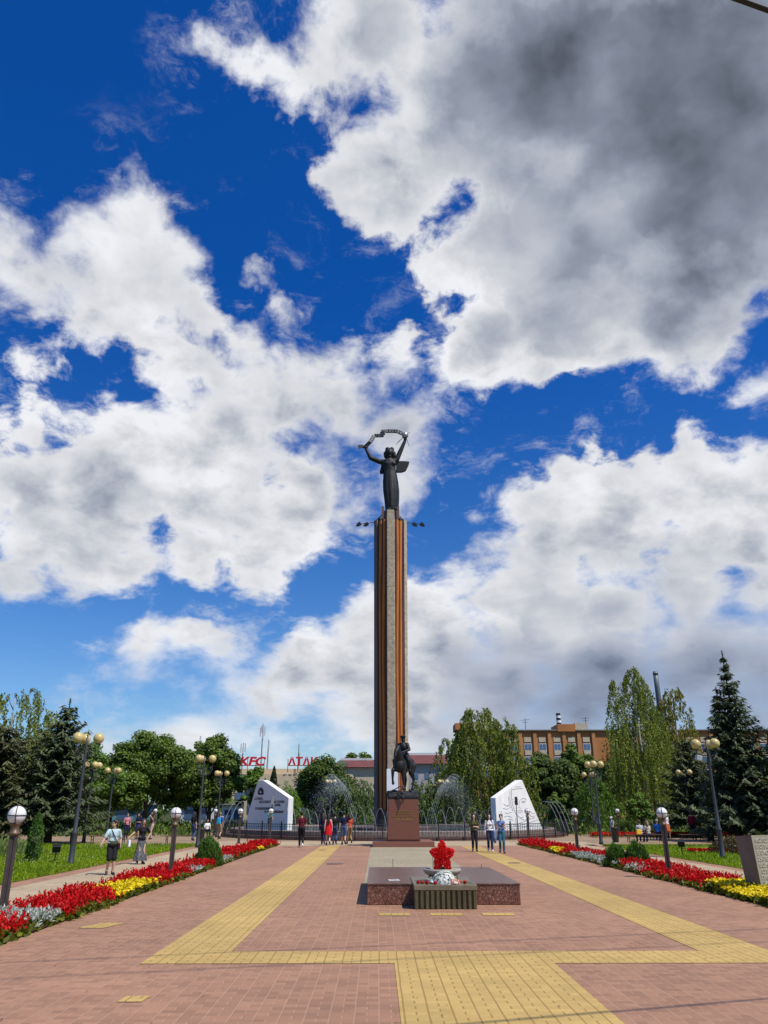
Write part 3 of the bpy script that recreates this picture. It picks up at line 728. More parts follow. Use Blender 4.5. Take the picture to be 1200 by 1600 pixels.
mb.ball(hp(.78, 0, 4.26), (.33, .3, .42), M=Mh); mb.ball(hp(-.82, 0, 4.38), (.37, .4, .4), M=Mh)
hchain(mb, [(.72, 0, 4.5, .30), (1.0, .02, 4.88, .22), (1.12, .04, 5.14, .165)])
hchain(mb, [(1.1, .04, 5.15, .165), (1.32, .02, 4.98, .125), (1.45, .0, 4.74, .085), (1.47, 0, 4.68, .08)])
for b in (-.08, .12): hchain(mb, [(1.06, b, 5.26, .05), (1.1, b * 1.3, 5.42, .02)])
hchain(mb, [(.66, -.2, 4.12, .2), (1.02, -.3, 3.98, .105), (1.0, -.32, 3.5, .06), (.94, -.33, 3.38, .065), (.9, -.33, 3.28, .085)])
hchain(mb, [(.62, .2, 4.12, .2), (.66, .2, 3.62, .1), (.64, .2, 3.2, .058), (.68, .2, 3.1, .065), (.72, .2, 3.0, .085)])
for b, dx in ((-.2, .1), (.22, -.1)):
    hchain(mb, [(-.78, b, 4.25, .28), (-.58 + dx, b, 3.88, .16), (-.95 + dx, b, 3.56, .085), (-.86 + dx, b, 3.2, .058), (-.8 + dx, b, 3.1, .065), (-.76 + dx, b, 3.0, .085)])
hchain(mb, [(-1.12, 0, 4.55, .08), (-1.3, .03, 4.3, .11), (-1.36, .06, 3.9, .10), (-1.3, .1, 3.45, .03)])
hchain(mb, [(.7, 0, 4.85, .06), (.95, .02, 5.12, .07), (1.08, .04, 5.3, .05)])
horse = mb.sculpt('horse', M_BRZ, eq, voxel=.026, smooth=2)
mb = MB()
mb.ball(hp(.02, 0, 4.86), (.27, .24, .2), M=Mh); hchain(mb, [(.02, 0, 4.85, .20), (.05, 0, 5.1, .19), (.1, 0, 5.35, .2)])
mb.ball(hp(.1, 0, 5.28), (.27, .19, .24), M=Mh)
hchain(mb, [(.08, -.2, 5.43, .11), (.08, .2, 5.43, .11)]); hchain(mb, [(.1, 0, 5.48, .085), (.12, 0, 5.6, .08)])
mb.ball(hp(.13, 0, 5.71), (.105, .125, .14), M=Mh); mb.ball(hp(.26, 0, 5.70), (.02, .04, .03), M=Mh); mb.ball(hp(.2, 0, 5.6), (.06, .05, .04), M=Mh)
for b in (-1, 1):
    hchain(mb, [(.08, b * .25, 5.42, .11), (.16, b * .40, 5.14, .085), (.48, b * .13, 4.98, .06), (.56, b * .1, 4.98, .055)])
    for k in range(4): hchain(mb, [(.58, b * (.06 + k * .025), 4.99, .018), (.63, b * (.06 + k * .025), 4.94, .016)])
    hchain(mb, [(.02, b * .18, 4.84, .16), (.42, b * .43, 4.55, .115), (.25, b * .47, 4.05, .08)])
    hchain(mb, [(.2, b * .47, 4.0, .07), (.44, b * .5, 3.97, .05)])
    mb.ball(hp(.09, b * .27, 5.49), (.09, .07, .03), M=Mh)
hchain(mb, [(-.1, 0, 4.95, .2), (-.32, 0, 4.72, .17)])
rider = mb.sculpt('rider', M_BRZ, eq, voxel=.022, smooth=2)
mb = MB()
mb.lathe([(.12, 0), (.13, .05), (.17, .09), (.175, .12), (.10, .15)], hp(.12, 0, 5.78), 18)
mb.ball(hp(.24, 0, 5.79), (.10, .07, .015), M=Mh)
mb.build('peaked_cap', M_BRZ, rider, smooth=True)
mb = MB(); mb.tube([hp(.9, .3, 3.02), hp(1.35, .05, 2.75), (.0, -1.32, 2.52), (-.05, -1.45, 2.2)], [.035, .05, .09, .01], 7); mb.tube([(-.78, -.9, 2.8), (-.1, -.75, 3.15)], .03, 6)
mb.build('fallen_standard', M_BRZ, eq)

# ------------------------------------------------------------------ memorial in the foreground
M_POL = mat('polished_granite', (.16, .085, .068), .12, .35, 80, .0, 80, spec=.6)
def speckle(name, base, dark, light, rough):
    m, t, b = new_mat(name); co = t.node('ShaderNodeTexCoord').outputs['Object']
    vo = t.node('ShaderNodeTexVoronoi'); t.put(vo.inputs['Vector'], co); vo.inputs['Scale'].default_value = 45.
    v = t.xyz(vo.outputs['Color'])[0]
    c = t.mix(t.ss(v, .55, .7), base, dark); c = t.mix(t.ss(v, .8, .95), c, light)
    t.put(b.inputs['Base Color'], t.vm('SCALE', c, scale=t.lin(t.noise(co, 1.3, 4, .6), .3, .7, .85, 1.15))); b.inputs['Roughness'].default_value = rough
    return m
M_SPK = speckle('speckled_granite', (.165, .062, .038), (.045, .018, .012), (.32, .17, .12), .45)
M_SPKP = speckle('speckled_granite_polished', (.15, .075, .05), (.06, .03, .022), (.24, .15, .11), .32)
ms = empty('memorial_slab', (.175, 20.8, 0), 'low broad block of polished brown granite in the middle of the plaza', 'memorial')
MB().box((0, 0, .2), (3.28, 5.0, .39)).build('granite_block', M_SPK, ms, bevel=.008)
MB().box((0, 0, .405), (3.31, 5.03, .03)).build('polished_top', M_SPKP, ms, bevel=.006)
mb = MB(); mb.tube([(-1.0, 2.42, .42), (-1.0, 2.42, .62)], .008, 6); mb.tube([(1.42, 2.3, .42), (1.42, 2.3, .5)], .008, 6); mb.build('pin', M_BLKMET, ms)
M_PATG = mat('patina_green', (.105, .088, .040), .5, .3, 6, .25, 30, metal=.35, dirt=.4)
M_PATT = mat('patina_top', (.21, .175, .11), .42, .25, 5, .2, 30, metal=.3, dirt=.35)
gb = empty('bronze_altar', (.155, 18.6, 0), 'green bronze box with vertical ribs standing at the front of the granite slab', 'memorial')
MB().box((0, .0, .18), (1.2, 2.04, .355)).build('body', M_PATG, gb)
mb = MB(); mb.box((0, 0, .40), (1.30, 2.16, .10)); mb.build('top_slab', M_PATT, gb, bevel=.008)
for k in range(12):
    x = -.6 + k * 1.2 / 11
    MB().box((x, -1.035, .172), (.066, .075, .343)).build('rib', M_PATG, gb, bevel=.006)
for k in range(18):
    y = -.97 + k * 1.94 / 17
    for sx in (-1, 1): MB().box((sx * .615, y, .172), (.05, .066, .343)).build('rib', M_PATG, gb, bevel=.006)
mb = MB()
for k in range(9): mb.box((-.52 + k * .052, -.28, .456), (.034, .06, .014))
mb.box((-.31, -.42, .455), (.52, .05, .012)); mb.box((.48, -.42, .455), (.26, .05, .012))
mb.build('relief_letters', M_PATG, gb)
M_BOWL = mat('bowl_stone', (.38, .33, .25), .6, .25, 5, .3, 40, dirt=.5)
bw = empty('stone_bowl', (.165, 18.45, .45), 'shallow round stone bowl on ball feet on top of the bronze altar', 'bowl')
MB().lathe([(.12, .08), (.26, .10), (.37, .15), (.41, .20), (.415, .235), (.40, .25), (.36, .245), (.31, .22), (.02, .21)], (0, 0, 0), 36).build('basin', M_BOWL, bw, smooth=True)
for a in (R(215), R(325), R(90)): MB().ball((.30 * math.cos(a), .30 * math.sin(a), .075), .075, 16, 10).build('ball_foot', mat('brass_ball', (.25, .16, .06), .3, .2, 5, metal=.8), bw, smooth=True)
# star of red flowers
stx = empty('flower_star', (.17, 18.42, .70), 'five-pointed star made of red flowers standing in the stone bowl', 'wreath'); stx.scale = (.84, 1, .95)
pts = []
for k in range(10):
    a = math.pi / 2 + k * math.pi / 5; r = .315 if k % 2 == 0 else .175
    pts.append((r * math.cos(a), .27 + r * math.sin(a)))
MB().prism_y(pts, -.06, .06).build('star_core', mat('star_red', (.60, .006, .008), .7, .25, 30, .6, 60), stx)
C = []; 
while len(C) < 2600:
    x, z = rng.uniform(-.33, .33), rng.uniform(-.02, .60)
    # inside test by sectors
    a = math.atan2(z - .27, x) - math.pi / 2; r = math.hypot(x, z - .27); s_ = abs(((a / (math.pi / 5)) % 2) - 1); 
    lim = .345 * s_ ** 1.1 + .195 * (1 - s_ ** 1.1)
    if r < lim: C.append((x, rng.choice((-1, 1)) * (.09 - .05 * (r / .33)) + rng.normal(0, .008), z))
C = np.array(C); n = len(C); D = unit(rng.normal(0, .7, (n, 3)) + np.stack([C[:, 0] * 2, np.sign(C[:, 1]) * 1., (C[:, 2] - .27) * 2], 1))
U = unit(np.cross(D, rdir(n))) * .022; W = np.cross(D, U)
leaf_mesh('red_blossom', leaf_mat('star_petals', (.50, .003, .004), (.92, .015, .015), .3), C, U, W, rng.beta(2, 2, n), stx)
MB().tube([(-.24, .02, .42), (-.25, .0, .0)], .006, 5).build('support_wire', M_BLKMET, stx)
mb = MB(); mb.box((.0, .03, .01), (.46, .14, .05)); mb.build('dark_foot', M_BLK, stx, bevel=.01)
# offerings
def bouquet(name, label, c, r, m, n, wrap):
    root = empty(name, c, label, 'bouquet')
    D = rdir(n); D[:, 2] = np.abs(D[:, 2]); P = D * np.array(r) * (.95 + .35 * rng.random((n, 1)))
    U = unit(np.cross(D, rdir(n))) * .03; W = np.cross(D, U)
    leaf_mesh('blossom', m, P, U, W, rng.random(n), root)
    mb = MB(); k = 9; ring = []
    for j in range(k):
        a = j / k * 2 * math.pi
        if j % 3 == 1: continue
        mb.add([(0.02, -.16, .02), (r[0] * .95 * math.cos(a), r[1] * .95 * math.sin(a), r[2] * (.5 + .35 * math.sin(a * 3))), (r[0] * .95 * math.cos(a + .6), r[1] * .95 * math.sin(a + .6), r[2] * (.5 + .35 * math.sin(a * 3 + 1.8)))], [(0, 1, 2)])
    mb.build('wrapping', wrap, root)
    return root
M_WR = mat('wrapping_film', (.72, .74, .76), .25, .15, 9)
bouquet('white_bouquet', 'white flower bouquet in clear film leaning against the stone bowl', (.16, 17.83, .45), (.22, .16, .20), leaf_mat('white_petals', (.55, .55, .56), (.88, .88, .88), .25), 420, M_WR)
bouquet('pink_bouquet', 'small pink and peach bouquet lying right of the white one on the altar', (.36, 17.72, .45), (.10, .08, .08), leaf_mat('pink_petals', (.5, .15, .12), (.8, .5, .38), .25), 130, M_WR)
bouquet('film_wrapped_bouquet', 'grey film-wrapped bouquet lying left of the white one on the altar', (-.10, 17.9, .45), (.12, .1, .1), leaf_mat('grey_petals', (.2, .22, .2), (.5, .5, .48), .25), 140, M_WR)
M_STEM = mat('stem_green', (.06, .11, .03), .6, .2, 10)
car = None
for i, (x, y, a, lab) in enumerate(((-.40, 17.78, .2, 'leftmost red carnation lying on the bronze altar'), (-.31, 17.74, -.5, 'red carnation second from the left on the bronze altar'), (-.22, 17.68, 2.6, 'red carnation lying at the front lip of the altar left of the bouquets'),
                                    (-.05, 17.64, 1.2, 'red carnation hanging over the front edge of the altar'), (.47, 17.80, .9, 'red carnation standing beside the right ball foot of the bowl'), (.58, 17.78, -.8, 'rightmost red carnation lying on the bronze altar'))):
    root = empty('red_carnation', (x, y, .465), lab, 'carnation', a, 'red carnations on the bronze altar')
    MB().tube([(0, 0, .01), (.12, .02, .0), (.24, .0, -.002)], .006, 5).build('stem', M_STEM, root)
    n = 60; D = rdir(n); P = D * np.array((.035, .035, .03)); U = unit(np.cross(D, rdir(n))) * .018; W = np.cross(D, U)
    leaf_mesh('blossom', M_RFL, P + (0, 0, .02), U, W, rng.random(n), root)
mb = MB(); mb.box((0, 0, .004), (.24, .34, .006)); cd = mb.build('white_patch', mat('patch_white', (.66, .66, .64), .35, .1, 3), loc=(-.88, 19.1, .42), rz=.06)  # thin flat white patch on the granite top
tag(cd, 'white patch with grey strokes on the left half of the granite slab', 'card')
mb = MB()
for k in range(3): mb.box((-.03 + k * .045, .02 - k * .03, .0085), (.02, .2, .002), rz=.5 - .2 * k)
mb.build('grey_stroke', mat('stroke_grey', (.2, .19, .19), .5, .1), cd)
# ------------------------------------------------------------------ white wedge walls
M_WALL = mat('white_wall', (.80, .78, .74), .85, .12, 2.2, .5, 9, dirt=.30, streak=True)
M_INK = mat('dark_letters', (.012, .012, .02), .5, .2, 5)
M_LINE = mat('engraved_line', (.26, .26, .28), .8, .1, 5)
def wedge(name, label, loc, rz, poly, th):
    root = empty(name, loc, label, 'wall', rz); root.scale = (1.45, 1, 1)
    MB().prism_y(poly, 0, th).build('wall_slab', M_WALL, root, bevel=.03)
    return root
wl = wedge('memorial_wall', 'white sloping wall with dark lettering and emblem standing left in the fountain', (-9.7, 62.1, .3), R(-41), [(-1.72, 0), (1.72, 0), (1.72, 2.42), (-.30, 3.72), (-.72, 3.72)], .52)
ff = (R(90), 0, 0)
for txt, sz, x, z, wd in (('„СЛАВА,', .24, -.92, 2.30, .70), ('БЕССМЕРТНАЯ СЛАВА', .24, -.50, 2.06, 1.92), ('ВАМ,', .24, .72, 1.84, .42), ('СРАЖАВШИМСЯ', .24, -.80, 1.59, 1.34), ('И ПОБЕДИВШИМ“.', .24, -.08, 1.36, 1.52)):
    text_part('lettering', txt, sz, (x, -.012, z), ff, M_INK, wl, .012, 'LEFT', wd)
mb = MB()   # soldier-and-star emblem as a plain dark badge
mb.prism_y([(-.62, 2.66), (-.22, 2.66), (-.26, 2.80), (-.3, 3.0), (-.42, 3.16), (-.54, 3.02), (-.56, 2.86)], -.025, -.001)
mb.tube([(-.62, -.02, 2.70), (-.60, -.02, 2.98), (-.5, -.02, 3.14), (-.38, -.02, 3.16), (-.25, -.02, 2.98), (-.22, -.02, 2.7)], .025, 6)
mb.build('emblem', M_INK, wl)
mb = MB(); mb.prism_y([(-.50, 2.78), (-.36, 2.78), (-.40, 2.9), (-.45, 2.98)], -.03, -.026); mb.build('emblem_highlight', M_WALL, wl)
wr = wedge('memorial_wall', 'white sloping wall carved with a line drawing of a face right in the fountain', (9.4, 62.1, .3), R(41), [(-1.78, 0), (1.98, 0), (.44, 3.72), (.26, 3.72), (-1.78, 2.42)], .52)
def stroke(pts, r=.014):
    return [(Vector((x, -.004, z))) for x, z in pts]
lines = [
 [(-.42, 2.30), (-.28, 2.42), (-.1, 2.36), (.0, 2.28)], [(.18, 2.28), (.32, 2.38), (.55, 2.40), (.68, 2.28)],          # brows
 [(-.35, 2.16), (-.22, 2.22), (-.06, 2.14), (-.22, 2.10), (-.35, 2.16)], [(.26, 2.14), (.42, 2.22), (.6, 2.16), (.44, 2.10), (.26, 2.14)],
 [(.1, 2.24), (.06, 1.96), (.02, 1.78), (.1, 1.70), (.22, 1.72)], [(-.1, 1.50), (.04, 1.55), (.16, 1.53), (.34, 1.50)], [(-.02, 1.42), (.12, 1.38), (.26, 1.44)],
 [(-.5, 3.0), (-.52, 2.5), (-.48, 2.0), (-.38, 1.6), (-.22, 1.24), (.1, 1.02), (.36, 1.08)],
 [(-.5, 3.0), (-.2, 3.06), (.2, 3.1), (.42, 3.1)], [(-.2, 3.2), (.3, 3.24)],
 [(-.62, 2.9), (-.66, 2.4), (-.6, 1.9), (-.48, 1.5)], [(-.78, 2.5), (-.72, 2.0), (-.9, 1.8)],
 [(-1.2, 2.0), (-1.0, 1.86), (-.74, 1.94), (-.66, 1.7)], [(-1.25, 1.7), (-1.0, 1.62), (-.8, 1.7)], [(-1.1, 1.4), (-.9, 1.34), (-.6, 1.42)],
 [(-1.2, 1.1), (-.9, 1.16), (-.55, 1.06)], [(-.95, .9), (-.7, .94), (-.5, .84)], [(-.9, .55), (-.6, .62), (-.3, .5)],
 [(-.3, .56), (.2, .7), (.8, .9), (1.3, 1.04)], [(-.3, .42), (.3, .56), (.9, .7), (1.5, .86)], [(-.28, 1.0), (-.28, .46)], [(.1, .98), (.4, .86), (.7, .92)],
 [(.9, 1.5), (1.1, 1.3), (1.3, 1.34)], [(.8, 1.3), (1.0, 1.1), (1.3, 1.14)], [(-.9, .3), (-.4, .26), (.4, .36), (1.1, .5)], [(.5, 1.2), (.7, 1.1), (.9, .95)], [(-1.4, 1.5), (-1.3, 1.2), (-1.35, .9), (-1.2, .6)]]
mb = MB()
for ln in lines: mb.tube(stroke(ln), .016, 5)
mb.build('face_relief', M_LINE, wr)

# ------------------------------------------------------------------ fountain
FC = Vector((0, 68, 0)); FR = 14.0
ft = empty('fountain', (0, 68, 0), 'large round fountain with rows of arched water jets around the column', 'fountain')
M_FST = mat('fountain_stone', (.22, .17, .145), .5, .25, 4, .3, 30)
M_FSTD = mat('fountain_granite', (.11, .06, .05), .4, .3, 8, .1, 30)
MB().lathe([(FR - .75, -.02), (FR - .12, -.02), (FR - .12, .22), (FR - .75, .22)], (0, 0, 0), 96).build('outer_kerb', M_FSTD, ft)
mb = MB(); mb.lathe([(FR - 1.4, 0), (FR - .9, 0), (FR - .9, .52), (FR - 1.0, .56), (FR - 1.4, .56), (FR - 1.45, .5), (FR - 1.45, .1)], (0, 0, 0), 96)
mb.build('basin_wall', M_FST, ft)
m, t, b = new_mat('water'); b.inputs['Base Color'].default_value = (.05, .08, .09, 1); b.inputs['Roughness'].default_value = .12
co = t.node('ShaderNodeTexCoord').outputs['Object']; bp = t.node('ShaderNodeBump'); bp.inputs['Strength'].default_value = .6; bp.inputs['Distance'].default_value = .05
t.put(bp.inputs['Height'], t.noise(co, 4., 4, .6)); t.put(b.inputs['Normal'], bp.outputs[0]); M_WATER = m
mb = MB(); mb.lathe([(FR - 1.45, .38), (.4, .382)], (0, 0, 0), 96); mb.f = mb.f[:-2]; mb.mi = mb.mi[:-2]
mb.build('water_surface', M_WATER, ft)
mb = MB(); mb.lathe([(3.4, 0), (3.4, .55), (3.0, .6), (.5, .6)], (0, 0, 0), 48); mb.build('inner_basin', M_FSTD, ft)
for a0 in (-.72, .72):
    a = -math.pi / 2 + a0
    c = Vector((math.cos(a), math.sin(a), 0)) * 11.6; c.y = 62.4 - 68
    MB().box((c.x * 1.25 if False else (-9.6 if a0 < 0 else 9.6), -5.6, .18), (5.6, 1.2, .34), rz=R(-41) if a0 < 0 else R(41)).build('wall_footing', M_FST, ft)
# water: translucent white threads
def water_mat(name, alpha, col=(.85, .9, .95)):
    m, t, b = new_mat(name); b.inputs['Base Color'].default_value = (*col, 1); b.inputs['Roughness'].default_value = .2
    co = t.node('ShaderNodeTexCoord').outputs['Object']
    t.put(b.inputs['Alpha'], t.lin(t.noise(co, 9., 4, .7), .35, .65, alpha * .45, alpha * 1.3)); return m
M_JET = water_mat('jet_water', .14); M_JETS = water_mat('stream_water', .12); M_MIST = water_mat('spray_water', .13, (.8, .85, .9))
def arc(p, q, h, r0, r1, n=14):
    p = Vector(p); q = Vector(q); pts = []; rs = []
    for i in range(n + 1):
        s_ = i / n; v = p.lerp(q, s_); v.z += 4 * h * s_ * (1 - s_); pts.append(v); rs.append(r0 + (r1 - r0) * s_)
    return pts, rs
rj = random.Random(3)
for k in range(60):
    a = -math.pi / 2 + (k - 29.5) * 2 * math.pi / 96
    rad = 10.9
    da = .046
    p = (rad * math.cos(a - da), rad * math.sin(a - da), .4); q = (rad * math.cos(a + da), rad * math.sin(a + da), .4)
    pts, rs = arc(p, q, 1.5 + rj.uniform(-.2, .2), .012, .030)
    MB().tube(pts, rs, 5).build('water_jet', M_JET, ft, smooth=True)
# tall plumes either side of the column: thin streams that break into falling spray
for sx in (-1, 1):
    for k in range(4):
        pts, rs = arc((sx * (2.7 + .2 * k), -1.6 + .5 * k, .5), (sx * (6.1 + .3 * k), -1.8 + .5 * k, .5), 3.5 + .22 * k, .014, .075, 26)
        pts, rs = pts[:17], [r * (1 if i < 9 else .8) for i, r in enumerate(rs[:17])]
        MB().tube(pts, rs, 5).build('water_jet', M_JETS, ft, smooth=True)
    n = 8000
    s_ = .25 + .75 * rng.beta(1.6, 1.7, n); kk = rng.integers(0, 4, n)
    X = (2.7 + .2 * kk) + (3.4 + .1 * kk) * s_ + rng.normal(0, .08 + .4 * s_, n)
    Z = .5 + 4 * (3.5 + .22 * kk) * s_ * (1 - s_) - np.abs(rng.normal(0, .1 + .9 * s_, n)) + rng.normal(0, .1, n)
    P = np.stack([sx * X, -1.6 + .5 * kk + rng.normal(0, .35, n), np.maximum(Z, .45)], 1)
    D = unit(rng.normal(0, .35, (n, 3)) + (0, 0, 1)); U = D * .042 * (.4 + rng.random((n, 1))); W = unit(np.cross(D, rdir(n))) * .014
    leaf_mesh('spray', M_MIST, P, U, W, rng.random(n), ft)
for sx, x0 in ((1, 10.9), (1, 11.2), (1, 11.5), (1, 11.8), (-1, 10.9), (-1, 11.3)):
    pts, rs = arc((sx * (x0 - .3), -4.6, .4), (sx * (x0 + 1.5), -6.4, .4), 2.1, .012, .028, 16)
    MB().tube(pts, rs, 5).build('water_jet', M_JET, ft, smooth=True)
# iron fence round the fountain
fe = empty('iron_fence', (0, 68, 0), 'low black iron fence with upright bars running round the fountain', 'fence')
M_IRON = mat('fence_iron', (.022, .022, .024), .5, .3, 10, metal=.3)
mb = MB(); N = 420
ring = lambda z, r=FR: [(r * math.cos(2 * math.pi * i / 96), r * math.sin(2 * math.pi * i / 96), z) for i in range(97)]
rl = MB(); rl.tube(ring(.98), .022, 5, False); rl.tube(ring(.30), .018, 5, False); rl.tube(ring(.82), .014, 5, False); rl.build('rail', M_IRON, fe)
for i in range(N):
    a = 2 * math.pi * i / N
    if math.sin(a) > .55: continue
    x, y = FR * math.cos(a), FR * math.sin(a); mb.box((x, y, .62), (.020, .020, .78), rz=a)
    if i % 2: mb.tube([(x + .07 * math.cos(q) * math.sin(-a), y + .07 * math.cos(q) * math.cos(a), .47 + .07 * math.sin(q)) for q in np.linspace(0, 2 * math.pi, 9)], .009, 4, False)
mb.build('bars', M_IRON, fe)
for i in range(48):
    a = 2 * math.pi * (i + .5) / 48
    if math.sin(a) > .55: continue
    x, y = FR * math.cos(a), FR * math.sin(a)
    mb = MB(); mb.box((x, y, .56), (.07, .07, 1.1), rz=a); mb.ball((x, y, 1.14), .05, 8, 6); mb.build('post', M_IRON, fe)

# ------------------------------------------------------------------ globe lamps (short)
M_GLOBE = mat('white_globe', (.74, .72, .70), .25, .05, 3, spec=.5)
M_YGLOBE = mat('cream_globe', (.56, .43, .17), .25, .12, 3, spec=.5)
M_POSTB = mat('brown_post', (.055, .04, .035), .5, .35, 5, .2, 30)
M_GREYPOST = mat('grey_lamp_post', (.055, .056, .06), .5, .25, 6, .1, 30, metal=.3)
def short_lamp():
    r = empty('globe_lamp', (0, 0, 0), None, None)
    mb = MB(); 
    for dx in (-.045, .045): mb.box((dx, 0, .72), (.05, .11, 1.44))
    mb.box((0, 0, .72), (.045, .075, 1.42)); mb.build('post', M_POSTB, r, bevel=.005)
    MB().box((0, 0, .05), (.2, .2, .1)).build('foot', M_POSTB, r, bevel=.01)
    MB().lathe([(.075, 1.44), (.105, 1.47), (.105, 1.50), (.07, 1.53), (.075, 1.60), (.10, 1.64), (.11, 1.67)], (0, 0, 0), 16).build('collar', mat('collar_bronze', (.16, .10, .06), .5, .2, 8, metal=.4), r, smooth=True)
    g = MB().ball((0, 0, 1.80), .165, 24, 16).build('globe', M_GLOBE, r, smooth=True)
    mb = MB()
    for ax_ in range(3):
        pts = []
        for q in np.linspace(0, 2 * math.pi, 33):
            c, s = .172 * math.cos(q), .172 * math.sin(q)
            pts.append((c, s, 1.80) if ax_ == 0 else ((c, 0, 1.80 + s) if ax_ == 1 else (0, c, 1.80 + s)))
        mb.tube(pts, .0075, 5, False)
    mb.build('cage', M_BLKMET, g)
    return r
sl0 = short_lamp()
for i, (x, y, rz, lab) in enumerate(((-8.02, 15.6, .3, 'white caged globe lamp on a brown post at the left picture edge'), (-7.3, 24.8, .2, 'white caged globe lamp rising from the red flowers right of the walking man'),
        (-9.6, 50.3, .1, 'white globe lamp left of the lettered white wall'), (-8.12, 53.2, .1, 'white globe lamp in front of the lettered white wall with a floodlight above'),
        (7.42, 25.1, -.3, 'white caged globe lamp in the nearest red flowers on the right'), (7.55, 36.8, -.2, 'white globe lamp in the right bed halfway to the fountain'), (8.2, 52.0, 0, 'white globe lamp in front of the white wall with the carved face'),
        (-24.5, 58, 0, 'small white globe lamp far back under the left spruces'), (-19.0, 66, 0, 'small white globe lamp under the broad trees beyond the left lawn'), (-14.2, 66, 0, 'small white globe lamp beyond the left lawn near the standing group'), (17.4, 64, 0, 'small white globe lamp beside the young birch on the right'))):
    o = sl0 if i == 0 else copy_tree(sl0)
    o.location = (x, y, 0); o.rotation_euler.z = rz; tag(o, lab, 'lamp', 'short globe lamps')
sl0.rotation_euler = (0, R(-.6), .3)
for x, y, side, m_, lab in ((-8.12, 53.2, 'left', M_BRZL, 'open metal floodlight frame above the globe lamp before the lettered wall'), (8.05, 54.6, 'right', M_BLKMET, 'dark floodlight on a thin pole above the globe lamp before the carved face wall')):
    f = empty('floodlight_pole', (x, y + .45, 0), lab, 'floodlight')
    MB().tube([(0, 0, 0), (0, 0, 2.2)], .03, 6).build('pole', M_BLKMET, f)
    MB().box((0, -.05, 2.45), (.2, .16, .52), taper=.75).build('lamp_head', m_, f, bevel=.02)

# ------------------------------------------------------------------ tall street lamps
def tall_lamp():
    r = empty('street_lamp', (0, 0, 0), None, None)
    MB().lathe([(.13, 0), (.13, .12), (.105, .16), (.10, 1.05), (.115, 1.08), (.115, 1.12), (.075, 1.2), (.058, 2.5), (.05, 4.2), (.03, 4.62)], (0, 0, 0), 14).build('pole', M_GREYPOST, r, smooth=True)
    for k in range(3):
        a = R(90 + 120 * k); d = Vector((math.cos(a), math.sin(a), 0))
        mb = MB(); P_ = lambda s_, z: tuple(d * s_ + Vector((0, 0, z)))
        mb.tube([P_(.03, 3.7), P_(.2, 3.62), P_(.38, 3.7), P_(.47, 3.9), P_(.46, 4.15), P_(.44, 4.25)], .016, 6)
        sp = []
        for q in np.linspace(0, 3.6 * math.pi, 40):
            rr_ = .20 * (1 - q / 14.5); sp.append(P_(.26 + rr_ * math.cos(q), 3.93 + rr_ * math.sin(q)))
        mb.tube(sp, .011, 5)
        ar = mb.build('arm', M_GREYPOST, r)
        MB().lathe([(.05, 4.24), (.09, 4.26), (.09, 4.29), (.06, 4.31)], P_(.44, 0), 12).build('cup', M_GREYPOST, ar)
        MB().ball(P_(.44, 4.47), .205, 20, 14).build('globe', M_YGLOBE, ar, smooth=True)
    return r
tl0 = tall_lamp()
TL = [(-12.5, 31., 1.0, 30, 'tall lamp with cream globes on the left lawn with a black bird on top'), (-10.98, 45.3, 1.02, 30, 'tall three-globe lamp with scroll arms behind the second short globe lamp on the left'),
      (-18.9, 50.3, 1., 90, 'tall cream-globe lamp behind the left lawn in front of the dark trees'), (-19.6, 56.5, .99, 0, 'three-globe lamp beyond the left bench, its globes in a row'),
      (-13.2, 62., 1.0, 25, 'distant lamp with two pale globes left of the lettered white wall'), (-5.9, 80.5, 1.0, 10, 'far lamp with two pale globes seen behind the fountain jets on the left'),
      (13.05, 34.7, 1.02, 85, 'tall lamp with cream globes and a dark spotlight on the right lawn'), (11.95, 49.2, 1.0, 42, 'tall three-globe lamp between the carved face wall and the young birch'),
      (15.5, 64., 1.0, 88, 'three-globe lamp just right of the carved face wall'), (21.5, 60., 1.0, 97, 'three-globe lamp in front of the weeping birch on the right'),
      (5.2, 80.5, 1.0, 5, 'far lamp with two pale globes seen through the spray right of the horseman'), (5.6, 95., 1.0, 40, 'farthest pale-globe lamp low behind the right spray'), (28., 72., 1.0, 15, 'small pale-globe lamp in front of the shaded spruce on the right'), (24.0, 54., 1.0, 60, 'single cream globe lamp half hidden behind the tall right lamp')]
for i, (x, y, k, rz, lab) in enumerate(TL):
    o = tl0 if i == 0 else copy_tree(tl0)
    o.location = (x, y, 0); o.rotation_euler.z = R(rz); o.scale = (k, k, k); tag(o, lab, 'street lamp', 'tall globe street lamps')
sp_ = empty('spotlight', (13.05, 34.7, 0), 'grey box spotlight clamped to the tall lamp on the right lawn', 'spotlight')
MB().box((-.38, -.08, 3.95), (.40, .26, .22), M=Matrix.Rotation(.25, 3, 'Y')).build('lamp_head', mat('spot_grey', (.35, .37, .40), .5, .1), sp_, bevel=.02)
MB().tube([(-.05, 0, 4.0), (-.3, -.03, 4.0)], .02, 6).build('bracket', M_GREYPOST, sp_)
